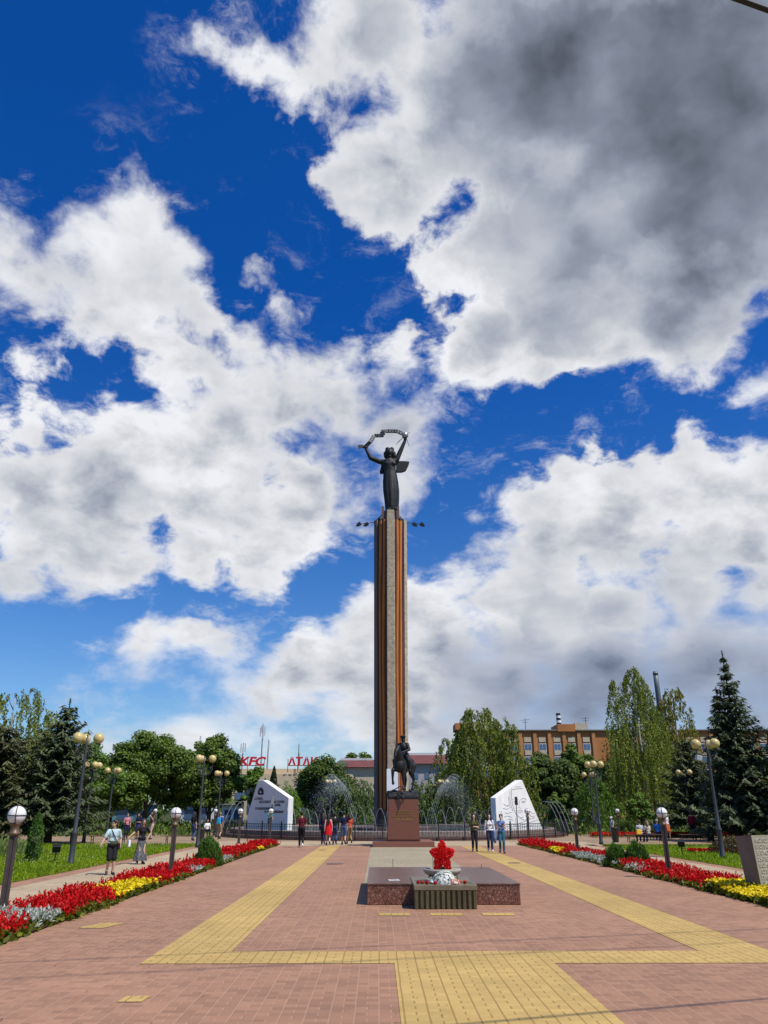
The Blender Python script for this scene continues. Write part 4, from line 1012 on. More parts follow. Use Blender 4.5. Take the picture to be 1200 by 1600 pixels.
# bird on the lamp
hd = Vector((-12.83, 31.0))
br = empty('bird', (-12.72, 30.62, 4.672), 'black bird perched on the nearest cream globe of the left lamp', 'bird')
mb = MB(); mb.cap((-.10, 0, .10), (.06, 0, .19), .045, .055); mb.ball((.11, 0, .255), .042); mb.cap((.13, 0, .26), (.185, 0, .25), .018, .006); mb.cap((-.1, 0, .1), (-.24, 0, .03), .03, .012)
mb.cap((.0, .02, .1), (.01, .02, .0), .01, .008); mb.cap((.0, -.02, .1), (.01, -.02, .0), .01, .008); mb.chain([(.05, .045, .17), (-.16, .04, .07)], [.03, .012]); mb.chain([(.05, -.045, .17), (-.16, -.04, .07)], [.03, .012])
mb.sculpt('body', mat('feather_black', (.015, .015, .018), .5, .2, 20), br, voxel=.009)
tag(br)

# ------------------------------------------------------------------ leaning inscription slab on the right
M_SLAB = mat('slab_stone', (.30, .27, .20), .8, .25, 6, .5, 18)
M_SLABD = mat('slab_side_shaded', (.155, .125, .105), .7, .25, 3, .3, 18, dirt=.5, streak=True)  # left face's shade put into a darker stone colour
M_LET = mat('raised_letters', (.52, .50, .42), .7, .1, 5)
sb = empty('stone_slab', (7.72, 19.8, 0), 'leaning grey stone slab with raised letters cut by the right picture edge', 'monument', R(22))
def leanpoly(t): return None
mb = MB(); mb.cur = 0
bx = [(0, 0), (2.6, 0), (2.6, .55), (0, .55)]
mb.add([(0, 0, 0), (2.6, 0, 0), (2.6, .40, 0), (-.02, .40, 0), (-.10, -.02, 1.33), (2.7, -.02, 1.33), (2.7, .46, 1.30), (-.12, .46, 1.30)], [(3, 2, 1, 0), (0, 1, 5, 4), (1, 2, 6, 5), (2, 3, 7, 6)]); mb.cur = 1
mb.add([(0, 0, 0), (-.02, .40, 0), (-.12, .46, 1.30), (-.10, -.02, 1.33)], [(0, 3, 2, 1)]); mb.cur = 2
mb.add([(-.10, -.02, 1.33), (2.7, -.02, 1.33), (2.7, .46, 1.30), (-.12, .46, 1.30)], [(0, 1, 2, 3)])
slab = mb.build('slab', [M_SLAB, M_SLABD, mat('slab_top', (.36, .33, .27), .7, .2, 6)], sb)
for k, txt in enumerate(('МОЛОДОСТЬ', 'В ОГНЕ', 'В ОКОПАХ', '25-ЛЕТИЕ', 'ВОИНСКОЙ', ' СЛАВЫ', 'ПАМЯТЬ', ' ЖИВА')):
    z = 1.18 - k * .135
    text_part('lettering', txt, .12, (-.10 * z / 1.33 + .06, -.006 - .02 * z / 1.33, z), (R(90), 0, 0), M_LET, sb, .006, 'LEFT')

# ------------------------------------------------------------------ overhead wires
def wire(label, a, b, r, sag=.12):
    a = Vector(a); b = Vector(b); pts = []
    for i in range(31):
        s_ = i / 30; p = a.lerp(b, s_); p.z -= 4 * sag * s_ * (1 - s_); pts.append(p)
    tag(MB().tube(pts, r, 6).build('overhead_wire', M_BLK, smooth=True), label, 'wire')
wire('thick dark overhead wire crossing the top right corner of the sky', (-24, -3.52, 8.3), (26, 11.98, 8.3), .026, .0)
wire('thin overhead wire high over the plaza entrance, nearer the fountain', (-30, -2.05, 14.), (30, 13.5, 14.), .021, .0)
wire('thin overhead wire high over the plaza entrance, nearer the viewer', (-30, -3.3, 14.2), (30, 12.2, 14.2), .019, .0)
# ------------------------------------------------------------------ trees
M_BARK = mat('bark', (.075, .058, .045), .9, .35, 5, .8, 22)
M_BIRCHB = mat('birch_bark', (.34, .32, .29), .85, .4, 4, .5, 18)
L_LIME = leaf_mat('linden_leaves', (0.027, 0.059, 0.010), (0.171, 0.248, 0.034), .3)
L_DARK = leaf_mat('dark_leaves', (0.021, 0.044, 0.010), (0.112, 0.171, 0.027), .25)
L_BIRCH = leaf_mat('birch_leaves', (0.051, 0.078, 0.016), (0.342, 0.376, 0.061), .35)
L_BIRCHY = leaf_mat('yellow_birch_leaves', (0.073, 0.076, 0.012), (0.354, 0.305, 0.043), .35)
L_FRESH = leaf_mat('fresh_leaves', (0.049, 0.104, 0.015), (0.195, 0.317, 0.049), .4)
L_WILLOW = leaf_mat('willow_leaves', (0.060, 0.102, 0.030), (0.256, 0.325, 0.120), .35)
L_SPRUCE = leaf_mat('spruce_needles', (0.017, 0.029, 0.012), (0.116, 0.140, 0.059), .1, .7)
L_SPRUCEB = leaf_mat('blue_spruce_needles', (.020, .034, .014), (.125, .155, .075), .1, .7)
L_BROWN = leaf_mat('brown_spruce_needles', (0.027, 0.034, 0.013), (0.128, 0.128, 0.051), .1, .7)
L_THUJA = leaf_mat('thuja_sprays', (.02, .03, .01), (.08, .085, .025), .15)
L_YEW = leaf_mat('bush_sprays', (.03, .075, .012), (.11, .22, .03), .3)

def trunk_mesh(root, h, r, m, lean=(0, 0), limbs=(), top=.12):
    mb = MB(); pts = []; rs = []
    for i in range(9):
        f = i / 8; pts.append((lean[0] * f + .05 * math.sin(f * 5 + h), lean[1] * f + .05 * math.cos(f * 4 + h), h * f)); rs.append(r * (1 - f * (1 - top)) * (1.35 if i == 0 else 1))
    mb.tube(pts, rs, 9)
    for a, b, r0 in limbs:
        a = Vector(a); b = Vector(b); md = a.lerp(b, .5) + Vector((0, 0, (b - a).length * .08))
        mb.tube([a, md, b], [r0, r0 * .7, r0 * .25], 6)
    return mb.build('trunk', m, root, smooth=True)

def broad_tree(name, label, loc, h, rx, ry, base, m, n=60, per=170, leaf=.16, seed=0, group='broad-leaved trees around the plaza', lean=(0, 0), lobes=5, rough=1.):
    g = np.random.default_rng(seed + 100)
    root = empty(name, (loc[0], loc[1], 0), label, 'tree', group=group)
    ch = h - base; cz = base + ch * .5
    L = [((0, 0, cz), (rx * .72, ry * .72, ch * .5))]
    for k in range(lobes):
        a = 2 * math.pi * (k + g.random() * .6) / lobes; q = g.uniform(.38, .58)
        L.append(((rx * q * math.cos(a), ry * q * math.sin(a), base + ch * g.uniform(.3, .66)), (rx * g.uniform(.38, .55), ry * g.uniform(.38, .55), ch * g.uniform(.26, .36))))
    cl = []; 
    for i in range(n):
        c, r = L[0] if g.random() < .45 else L[g.integers(1, len(L))]
        d = g.normal(size=3); d /= np.linalg.norm(d); d[2] = d[2] if d[2] > -.6 else -d[2] * .5
        q = g.uniform(.55, 1.) ** .5
        cl.append((c[0] + d[0] * r[0] * q, c[1] + d[1] * r[1] * q, c[2] + d[2] * r[2] * q))
    cl = np.array(cl); cr = g.uniform(.34, .62, n) * min(rx, ch * .6) * .52 * rough
    C = np.repeat(cl, per, 0); N = len(C)
    D = unit(g.normal(size=(N, 3))); q = g.random((N, 1)) ** .45
    O = D * q * np.repeat(cr, per)[:, None] * (1, 1, .72)
    C = C + O
    C[:, 2] = np.maximum(C[:, 2], base * .75)
    nrm = unit(D + (0, 0, .8) + g.normal(0, .5, (N, 3)))
    U = unit(np.cross(nrm, g.normal(size=(N, 3)))) * leaf * g.uniform(.6, 1.15, (N, 1)); W = unit(np.cross(nrm, U)) * leaf * .55
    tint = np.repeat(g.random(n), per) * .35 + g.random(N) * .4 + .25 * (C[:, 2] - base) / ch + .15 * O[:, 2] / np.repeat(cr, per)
    leaf_mesh('crown', m, C, U, W, tint, root)
    limbs = []
    for i in range(0, n, max(1, n // 9)):
        z0 = base * .75 + ch * .22 * g.random(); limbs.append(((lean[0] * .4, lean[1] * .4, z0), tuple(cl[i] * .8 + np.array([0, 0, cz]) * .2), .05 * h / 5))
    trunk_mesh(root, base + ch * .6, .024 * h + .05, M_BARK, lean, limbs)
    return root

def weeping_tree(name, label, loc, h, rx, base, m, strands=420, per=26, leaf=.085, seed=0, group='birches around the plaza', drop=1.6, top=.18, bark=None, ry=None):
    g = np.random.default_rng(seed + 300); ry = ry or rx
    root = empty(name, (loc[0], loc[1], 0), label, 'tree', group=group)
    ch = h - base
    # several upright sub-crowns give the ragged birch outline
    sub = [(0, 0, 1., 1.)] + [(g.uniform(-.72, .72) * rx, g.uniform(-.6, .6) * ry, g.uniform(.55, .9), g.uniform(.34, .55)) for _ in range(7)]
    S = []
    for i in range(strands):
        sx, sy, sh, sw = sub[0] if g.random() < .34 else sub[g.integers(1, 8)]
        f = g.random() ** .8
        prof = (top + (1 - top) * min(1., (1 - f) * 1.9) ** .8) * (1 if f > .12 else .75 + f * 2)
        a = g.uniform(0, 2 * math.pi); q = g.uniform(.25, 1.) ** .6
        S.append((sx + rx * sw * .92 * prof * q * math.cos(a), sy + ry * sw * prof * q * math.sin(a), base + ch * sh * (f * .93 + .07), drop * g.uniform(.35, 1.) * (.45 + .75 * (1 - f))))
    S = np.array(S); N = strands * per
    T = np.tile(np.linspace(0, 1, per), strands) + g.normal(0, .02, N)
    B = np.repeat(S, per, 0)
    sway = np.repeat(g.normal(0, .12, (strands, 2)), per, 0)
    C = np.stack([B[:, 0], B[:, 1], B[:, 2]], 1); C[:, 2] -= B[:, 3] * np.abs(T); C[:, :2] += sway * T[:, None]
    rad = np.sqrt((C[:, 0]) ** 2 + C[:, 1] ** 2)[:, None]
    C[:, :2] += C[:, :2] / np.maximum(rad, .1) * (.35 * np.minimum(T, .35) * 2)[:, None]
    C += g.normal(0, .075, (N, 3))
    C[:, 2] = np.maximum(C[:, 2], base * .5 + .1)
    U = g.normal(0, .45, (N, 3)) + (0, 0, -1.); U = unit(U) * leaf * g.uniform(.7, 1.3, (N, 1)); W = unit(np.cross(U, g.normal(size=(N, 3)))) * leaf * .5
    tint = np.repeat(g.random(strands), per) * .5 + g.random(N) * .5
    leaf_mesh('crown', m, C, U, W, tint, root)
    limbs = []
    for i in range(0, strands, max(1, strands // 26)):
        x, y, z = S[i][:3]; limbs.append(((0, 0, max(base * .8, z - abs(x) * 1.1 - abs(y) * .6)), (x, y, z), .012 * h * .35))
    trunk_mesh(root, h * .94, .014 * h + .04, bark or M_BIRCHB, (0, 0), limbs)
    return root

def spruce(name, label, loc, h, r, base, m, seed=0, levels=None, leaf=.26, lean=(0, 0), group='spruces around the plaza', sparse=0., power=.9):
    g = np.random.default_rng(seed + 500)
    root = empty(name, (loc[0], loc[1], 0), label, 'tree', group=group)
    levels = levels or int(h * 2.9)
    CC = []; UU = []; WW = []; TT = []; limbs = []
    for i in range(levels):
        f = (i + g.uniform(-.3, .3)) / levels; f = min(max(f, 0), .985)
        z = base + (h - base) * f
        rr_ = r * (1 - f) ** power * (g.uniform(.62, .85) if i % 2 else g.uniform(.95, 1.15)) + .10
        nb = int(5 + 8 * (1 - f)); a0 = g.random() * 6
        for k in range(nb):
            if g.random() < sparse: continue
            a = a0 + 2 * math.pi * (k + g.uniform(-.25, .25)) / nb; L_ = rr_ * g.uniform(.72, 1.12)
            ns = max(4, int(L_ / .13)); s_ = np.linspace(.12, 1, ns)
            d = np.array([math.cos(a), math.sin(a), 0]); side = np.array([-math.sin(a), math.cos(a), 0])
            rise = .55 * f; droop = .34 * L_ * (1 - f * .8)
            zz = z + rise * L_ * s_ * .55 - droop * s_ ** 1.3 + .18 * L_ * s_ ** 4
            P = d[None] * (L_ * s_)[:, None] + np.array([0, 0, 1])[None] * zz[:, None] + np.array([lean[0] * f, lean[1] * f, 0])
            wdt = (.30 + .55 * np.sin(np.clip(s_, 0, 1) * math.pi * .85)) * min(1., L_ / 1.4)
            for sgn in (-1, 0, 1):
                for rep in range(2 if sgn else 1):
                    off = sgn * wdt * g.uniform(.25, .95, ns)
                    Cn = P + side[None] * off[:, None] * .5; Cn[:, 2] -= np.abs(off) * .32 + g.uniform(0, .14, ns)
                    u = d[None] * .75 + side[None] * (sgn * .85) + np.stack([np.zeros(ns), np.zeros(ns), g.uniform(-.75, -.05, ns)], 1) + g.normal(0, .18, (ns, 3))
                    u = unit(u) * leaf * g.uniform(.6, 1.1, (ns, 1)); w = unit(np.cross(u, g.normal(0, .35, (ns, 3)) + (0, 0, 1))) * leaf * .24
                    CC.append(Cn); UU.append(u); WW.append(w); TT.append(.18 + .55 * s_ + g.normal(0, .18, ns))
            if i % 2 == 0 and k % 2 == 0: limbs.append(((lean[0] * f, lean[1] * f, z), tuple(P[-1] * .8 + P[0] * .2), .03))
    # leader
    n = 30; zz = np.linspace(h * .96, h + .35, n); CC.append(np.stack([np.full(n, lean[0]), np.full(n, lean[1]), zz], 1)); u = unit(g.normal(0, .5, (n, 3)) + (0, 0, 1)) * .13; UU.append(u); WW.append(unit(np.cross(u, g.normal(size=(n, 3)))) * .035); TT.append(np.full(n, .5))
    leaf_mesh('crown', m, np.concatenate(CC), np.concatenate(UU), np.concatenate(WW), np.concatenate(TT), root)
    trunk_mesh(root, h, .017 * h + .06, M_BARK, lean, limbs, .06)
    return root

def bush(name, label, loc, r, h, m, n=1800, leaf=.07, seed=0, up=.5, cat='bush', group=None, lobes=1):
    g = np.random.default_rng(seed + 700)
    root = empty(name, (loc[0], loc[1], 0), label, cat, group=group)
    D = g.normal(size=(n, 3)); D[:, 2] = np.abs(D[:, 2]); D = unit(D)
    lump = 1 + .10 * np.sin(D[:, 0] * 5 + seed) * np.cos(D[:, 1] * 6 + seed * 2) + .06 * np.sin(D[:, 2] * 9 + D[:, 0] * 7)
    q = (.6 + .4 * g.random(n) ** .5) * lump
    C = D * q[:, None] * np.array((r, r, h)) + (0, 0, .03)
    nr = unit(D + g.normal(0, .5, (n, 3))); U = unit(np.cross(nr, g.normal(size=(n, 3))) * (1 - up) + np.array((0, 0, up)) + D * .3) * leaf * g.uniform(.6, 1.2, (n, 1)); W = unit(np.cross(U, nr)) * leaf * .4
    leaf_mesh('foliage', m, C, U, W, .3 * D[:, 2] + g.random(n) * .7, root)
    mb = MB(); 
    for k in range(5): a = k * 1.26; mb.tube([(0.05 * math.cos(a), .05 * math.sin(a), 0), (r * .5 * math.cos(a), r * .5 * math.sin(a), h * .65)], [.025, .008], 5)
    mb.build('stems', M_BARK, root)
    return root

def column_bush(name, label, loc, r, h, m, n=2600, leaf=.09, seed=0, group=None):
    g = np.random.default_rng(seed + 900); root = empty(name, (loc[0], loc[1], 0), label, 'tree', group=group)
    f = g.random(n); a = g.uniform(0, 2 * math.pi, n); pr = np.minimum(1, (1 - f) * 2.2) ** .7 * (.75 + .25 * np.minimum(1, f * 6)); q = (.55 + .45 * g.random(n) ** .4) * pr * (1 + .1 * np.sin(a * 5 + f * 20))
    C = np.stack([r * q * np.cos(a), r * q * np.sin(a), h * f + .05], 1)
    U = unit(g.normal(0, .4, (n, 3)) + (0, 0, 1)) * leaf; W = unit(np.cross(U, g.normal(size=(n, 3)))) * leaf * .35
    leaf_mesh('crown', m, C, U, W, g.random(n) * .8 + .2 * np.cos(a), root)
    MB().tube([(0, 0, 0), (0, 0, h * .8)], [.06, .02], 6).build('trunk', M_BARK, root)
    return root

# left side
weeping_tree('birch', 'tall pale birch at the left picture edge behind the spruces', (-33.5, 70), 12.0, 4.2, 2.6, L_BIRCH, 700, 30, .12, 1, drop=2.6, top=.5)
spruce('spruce', 'dark spruce with a bare pointed tip behind the tall lamp on the left', (-21.0, 50), 8.1, 3.6, 1.6, L_SPRUCE, 2, lean=(.2, 0), power=.8)
spruce('spruce', 'brownish ragged spruce at the far left, its trunk showing below', (-24.4, 49), 6.6, 4.0, 1.5, L_BROWN, 3, lean=(.5, 0), power=.6)
spruce('spruce', 'dark low spruce at the far left picture edge behind the tall grass', (-28.0, 54), 7.0, 3.6, .9, L_BROWN, 4, power=.7)
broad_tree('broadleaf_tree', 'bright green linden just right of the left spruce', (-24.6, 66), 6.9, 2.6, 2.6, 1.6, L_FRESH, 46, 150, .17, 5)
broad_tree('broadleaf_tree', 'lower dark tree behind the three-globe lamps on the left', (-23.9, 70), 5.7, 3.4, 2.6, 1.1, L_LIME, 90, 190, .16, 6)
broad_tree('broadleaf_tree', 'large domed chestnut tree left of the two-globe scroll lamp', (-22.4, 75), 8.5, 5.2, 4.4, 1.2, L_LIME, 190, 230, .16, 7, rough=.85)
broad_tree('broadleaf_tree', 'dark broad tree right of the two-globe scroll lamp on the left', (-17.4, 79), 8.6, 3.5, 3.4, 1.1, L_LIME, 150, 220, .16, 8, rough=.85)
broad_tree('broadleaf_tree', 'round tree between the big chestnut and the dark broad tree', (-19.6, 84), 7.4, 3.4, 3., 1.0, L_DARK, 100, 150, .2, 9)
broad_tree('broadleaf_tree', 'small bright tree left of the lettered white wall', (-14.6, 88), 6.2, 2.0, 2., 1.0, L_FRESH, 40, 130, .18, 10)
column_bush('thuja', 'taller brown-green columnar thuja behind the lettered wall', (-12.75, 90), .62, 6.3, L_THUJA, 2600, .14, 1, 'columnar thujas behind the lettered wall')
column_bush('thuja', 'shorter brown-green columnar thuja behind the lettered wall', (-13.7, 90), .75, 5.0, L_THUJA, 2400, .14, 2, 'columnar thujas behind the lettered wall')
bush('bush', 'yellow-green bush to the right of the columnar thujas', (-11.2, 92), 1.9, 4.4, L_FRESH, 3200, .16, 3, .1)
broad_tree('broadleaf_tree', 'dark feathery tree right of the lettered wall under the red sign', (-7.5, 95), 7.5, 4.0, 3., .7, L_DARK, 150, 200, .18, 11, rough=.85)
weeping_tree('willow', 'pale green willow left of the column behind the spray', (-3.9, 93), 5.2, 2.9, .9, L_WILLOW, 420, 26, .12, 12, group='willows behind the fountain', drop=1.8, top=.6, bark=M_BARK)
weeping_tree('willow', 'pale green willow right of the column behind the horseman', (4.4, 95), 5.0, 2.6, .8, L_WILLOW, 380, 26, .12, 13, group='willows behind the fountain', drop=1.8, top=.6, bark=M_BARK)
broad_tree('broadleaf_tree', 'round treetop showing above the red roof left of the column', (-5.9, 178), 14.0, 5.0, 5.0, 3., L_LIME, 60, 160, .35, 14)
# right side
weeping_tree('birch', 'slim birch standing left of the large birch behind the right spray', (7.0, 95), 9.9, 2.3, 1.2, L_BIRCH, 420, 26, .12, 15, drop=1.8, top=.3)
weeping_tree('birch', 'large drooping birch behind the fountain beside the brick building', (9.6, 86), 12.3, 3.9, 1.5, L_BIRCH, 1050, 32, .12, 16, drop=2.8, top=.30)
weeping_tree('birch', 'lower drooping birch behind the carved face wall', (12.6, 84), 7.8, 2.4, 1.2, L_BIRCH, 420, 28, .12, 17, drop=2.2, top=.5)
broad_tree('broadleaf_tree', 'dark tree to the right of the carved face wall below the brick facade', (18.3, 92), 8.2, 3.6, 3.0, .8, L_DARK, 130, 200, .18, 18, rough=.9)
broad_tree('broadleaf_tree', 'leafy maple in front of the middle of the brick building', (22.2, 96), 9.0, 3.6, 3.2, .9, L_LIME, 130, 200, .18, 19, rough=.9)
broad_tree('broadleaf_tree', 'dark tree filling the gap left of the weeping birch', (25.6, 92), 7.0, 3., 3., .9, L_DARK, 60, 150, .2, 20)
weeping_tree('young_birch', 'young light green tree in front of the dark trees on the right', (17.35, 70), 4.4, 1.75, .5, L_FRESH, 330, 20, .10, 21, group='young trees near the right lawn', drop=.8, top=.15)
weeping_tree('birch', 'tallest weeping birch left of the grey chimney', (22.8, 73), 14.4, 3.6, 1.8, L_BIRCH, 900, 34, .105, 22, drop=3.2, top=.06)
weeping_tree('birch', 'yellowish weeping birch right of the grey chimney', (31.2, 86), 14.4, 2.9, 2.2, L_BIRCHY, 640, 30, .12, 23, drop=2.6, top=.25)
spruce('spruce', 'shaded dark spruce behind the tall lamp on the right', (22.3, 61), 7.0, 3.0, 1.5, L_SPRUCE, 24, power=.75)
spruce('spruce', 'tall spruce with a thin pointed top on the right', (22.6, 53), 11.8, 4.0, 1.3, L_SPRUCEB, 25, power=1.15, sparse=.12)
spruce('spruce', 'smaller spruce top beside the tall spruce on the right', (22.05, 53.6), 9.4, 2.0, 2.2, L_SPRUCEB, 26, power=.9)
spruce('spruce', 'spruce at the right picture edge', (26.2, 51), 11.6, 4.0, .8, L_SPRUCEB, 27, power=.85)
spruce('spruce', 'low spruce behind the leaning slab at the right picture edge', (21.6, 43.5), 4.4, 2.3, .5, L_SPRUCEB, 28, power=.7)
broad_tree('broadleaf_tree', 'small leafy tree between the three-globe lamp and the young birch', (15.4, 76), 3.4, 1.2, 1.2, .9, L_LIME, 24, 120, .13, 29)
broad_tree('broadleaf_tree', 'small bright tree low in front of the shaded spruce', (19.9, 66), 3.0, 1.3, 1.2, .6, L_FRESH, 24, 120, .12, 30)
# bushes
bush('green_bush', 'round bright green bush on the left flower bed', (-7.35, 30.4), .5, .95, L_YEW, 3400, .06, 1, .75)
bush('green_bush', 'left one of two round green bushes in the right flower bed', (7.25, 29.9), .42, .72, L_YEW, 2600, .06, 2, .75)
bush('green_bush', 'right one of two round green bushes in the right flower bed', (7.95, 29.7), .46, .78, L_YEW, 2800, .06, 3, .75)
for i, (x, y, r, h, mm, lab) in enumerate(((-22.3, 37.5, .33, 2.1, L_YEW, ''),)):
    column_bush('thuja', 'narrow bright green thuja on the lawn beside the nearest left globe lamp', (-14.9, 33.4), .30, 1.75, L_YEW, 1800, .06, 7)
bush('bush', 'clump of tall grassy stems with pale tips on the far left lawn', (-18.2, 37.5), 2.0, .7, leaf_mat('pale_stems', (.08, .14, .02), (.30, .34, .12), .3), 1800, .10, 8, .85)
bush('bush', 'red flowering shrub at the far left edge beyond the lawn', (-22.8, 40.5), 1.3, 1.5, leaf_mat('red_shrub', (.05, .08, .02), (.5, .03, .04), .3), 1500, .09, 9, .3)
bush('bush', 'small rounded bush beyond the right plaza behind the seated couple', (18.9, 68), 1.1, 1.1, L_LIME, 1500, .1, 10, .2)
bush('bush', 'low green bush right of the fountain at the foot of the carved wall', (14.6, 72), 1.2, 1.0, L_FRESH, 1400, .1, 11, .2)
bush('bush', 'dark reddish low shrub beside the leaning slab on the right lawn', (15.2, 38.5), 1.1, .7, leaf_mat('barberry', (.03, .02, .012), (.12, .09, .03), .3), 1400, .08, 12, .2)
# red beds far right
def far_bed(x0, x1, y0, y1, label, m=M_RFL, hh=.35, n=2200):
    g = np.random.default_rng(int(x0 * 7) % 97); root = empty('flower_patch', ((x0 + x1) / 2, (y0 + y1) / 2, 0), label, 'flower bed')
    C = np.stack([g.uniform(-(x1 - x0) / 2, (x1 - x0) / 2, n), g.uniform(-(y1 - y0) / 2, (y1 - y0) / 2, n), g.uniform(.12, hh, n)], 1)
    U = unit(g.normal(0, .5, (n, 3)) + (0, 0, .8)) * .07; W = unit(np.cross(U, g.normal(size=(n, 3)))) * .05
    leaf_mesh('blossom', m, C, U, W, g.random(n), root)
    C = C * (1, 1, .6); leaf_mesh('leaves', M_FGR, C, U[:, [1, 0, 2]], W, g.random(n), root)
far_bed(14.5, 26., 60.5, 61.6, 'long low red flower strip across the far side of the right plaza')
far_bed(13.2, 16.5, 38.6, 39.2, 'thin line of orange-red flowers in the right lawn', M_RFL, .2, 500)
# far woods: one mass that closes the horizon
def woods():
    g = np.random.default_rng(5); n = 52000
    k = 260; cx = np.concatenate([g.uniform(-150, -42, k // 2), g.uniform(36, 170, k // 2)]); cy = g.uniform(105, 150, k); 
    cx2 = g.uniform(-42, 36, 60); cy2 = g.uniform(100, 125, 60); cz2 = g.uniform(.8, 3.4, 60)
    cz = g.uniform(1, 8.0, k); cx = np.concatenate([cx, cx2]); cy = np.concatenate([cy, cy2]); cz = np.concatenate([cz, cz2]); k += 60
    cr = np.concatenate([g.uniform(1.6, 3.4, k - 60), g.uniform(1.2, 2.2, 60)])
    i = g.integers(0, k, n); D = unit(g.normal(size=(n, 3))); C = np.stack([cx[i], cy[i], cz[i]], 1) + D * (cr[i] * g.random(n) ** .4)[:, None]
    C[:, 2] = np.maximum(C[:, 2], .1); U = unit(np.cross(D, g.normal(size=(n, 3)))) * .4; W = unit(np.cross(D, U)) * .24
    o = leaf_mesh('far_woods', L_LIME, C, U, W, g.random(n) * .6 + .3 * (g.random(k))[i])
    tag(o, 'dark green mass of distant trees behind the park', 'woods', kind='stuff')
    n = 26000; x = np.concatenate([g.uniform(-48, -15, n // 2), g.uniform(14.5, 46, n // 2)]); y = g.uniform(62, 98, n)
    C = np.stack([x, y, g.uniform(.02, .55, n) * (1 + np.sin(x * 1.3) * np.sin(y * .7))], 1); D = unit(g.normal(0, .5, (n, 3)) + (0, 0, 1)); U = D * .16; W = unit(np.cross(D, g.normal(size=(n, 3)))) * .08
    o = leaf_mesh('undergrowth', L_LIME, C, U, W, g.random(n)); tag(o, 'low shady undergrowth beneath the park trees', 'undergrowth', kind='stuff')
woods()

# ------------------------------------------------------------------ buildings
def brick_mat(name, c1, c2, mo):
    m, t, b = new_mat(name); co = t.node('ShaderNodeTexCoord').outputs['Object']; x = t.xyz(co)
    br_ = t.node('ShaderNodeTexBrick'); t.put(br_.inputs['Vector'], t.comb(t.m('ADD', x[0], x[1]), x[2], 0.)); t.put(br_.inputs['Color1'], c1); t.put(br_.inputs['Color2'], c2); t.put(br_.inputs['Mortar'], mo)
    br_.inputs['Scale'].default_value = 3.; br_.inputs['Mortar Size'].default_value = .02
    k = t.lin(t.noise(t.vm('MULTIPLY', co, (1, 1, .25)), .35, 5, .6), .25, .75, .75, 1.2)
    t.put(b.inputs['Base Color'], t.vm('SCALE', br_.outputs[0], scale=k)); b.inputs['Roughness'].default_value = .85; return m
M_BRICK = brick_mat('orange_brick', (.50, .185, .045), (.41, .145, .034), (.28, .16, .09))
M_BRICKL = brick_mat('light_orange_brick', (.55, .24, .075), (.46, .19, .06), (.3, .18, .1))
M_CREAM = mat('cream_plaster', (.55, .44, .29), .85, .1, .3, .1, 10, dirt=.2)
M_CREAMP = mat('cream_panel', (.50, .42, .30), .8, .3, 3.0)
M_GLASS = mat('window_glass', (.07, .12, .22), .08, .3, .5, spec=.8)  # blue base colour stands in for the reflected sky
M_WFRAME = mat('window_frame', (.55, .56, .58), .5, .1)
M_ROOFR = mat('red_roof', (.145, .042, .036), .6, .25, .6, .2, 6)
M_GREYR = mat('grey_roof', (.22, .21, .20), .8, .2, .5)
bb = empty('brick_building', (62, 212, 0), 'long orange brick building with cream panels and blue windows behind the right trees', 'building', R(-1.2))
X0, X1 = -41.5, 60.; HB = 21.6
mb = MB(); mb.box(((X0 + X1) / 2, 8, HB / 2), (X1 - X0, 15.4, HB)); mb.build('wall', M_BRICK, bb)
MB().box(((X0 + X1) / 2, 7.9, HB + .12), (X1 - X0 + .8, 16.6, .26)).build('roof', M_GREYR, bb)
MB().box((-31.5 + 18.6, 4, HB + .7), (4.6, 9, 1.9)).build('stair_tower', M_BRICK, bb)
MB().box((-31.5 - 8.5, 4, HB + 1.1), (5, 9, 1.7)).build('stair_tower', M_BRICK, bb)
MB().box((-31.5 - 5.2, 3, HB + 1.5), (5, 5, 1.5)).build('roof_box', M_CREAMP, bb)
MB().box((-31.5 + 22.8, 3, HB + 1.1), (3.4, 6, 1.7)).build('roof_box', M_CREAMP, bb)
nw = 0
for xx, zz in ((-23., 3.6), (-6.5, 4.0)):
    mb = MB(); mb.tube([(xx, 4, HB + .2), (xx, 4, HB + zz)], .08, 5); mb.tube([(xx - 1.2, 4, HB + zz - .5), (xx + 1.2, 4, HB + zz - .3)], .05, 5); mb.tube([(xx - .8, 4, HB + zz - 1.1), (xx + .8, 4, HB + zz - .95)], .05, 5); mb.build('aerial', M_BLKMET, bb)
xs = [X0 + 2.6 + 3.9 * i for i in range(25)]
for i, x in enumerate(xs):
    if i not in (9, 10):
        MB().box((x + 1.95, .15, 11.), (.9, .5, 20.4)).build('pilaster', M_BRICKL, bb)
    for fl in range(3):
        zt = HB - 4.35 - fl * 3.3
        if i in (9,) : continue
        fr = MB(); w_, h_ = 1.8, 2.0
        fr.box((x, .24, zt), (w_ + .16, .12, h_ + .16)); f = fr.build('window', M_WFRAME, bb)
        pn = MB(); 
        for q in (-.38, .38): pn.box((x + q * w_ * .66, .165, zt), (w_ * .44, .04, h_ * .9))
        pn.build('pane', M_GLASS, f); nw += 1
        if fl < 2 or True:
            MB().box((x, .2, zt + 2.05), (1.8, .14, 1.2)).build('panel', M_CREAMP, bb)
ch = empty('striped_chimney', (47.7, 214, 0), 'black and white striped chimney on the roof of the brick building', 'chimney')
for k in range(7):
    MB().lathe([(.62, 0), (.62, .62)], (0, 0, HB + .35 + k * .62), 14).build('ring', M_WHITE if k % 2 else M_BLK, ch, smooth=False)
ck = empty('chimney', (106.5, 300, 0), 'tall grey factory chimney rising between the two weeping birches', 'chimney')
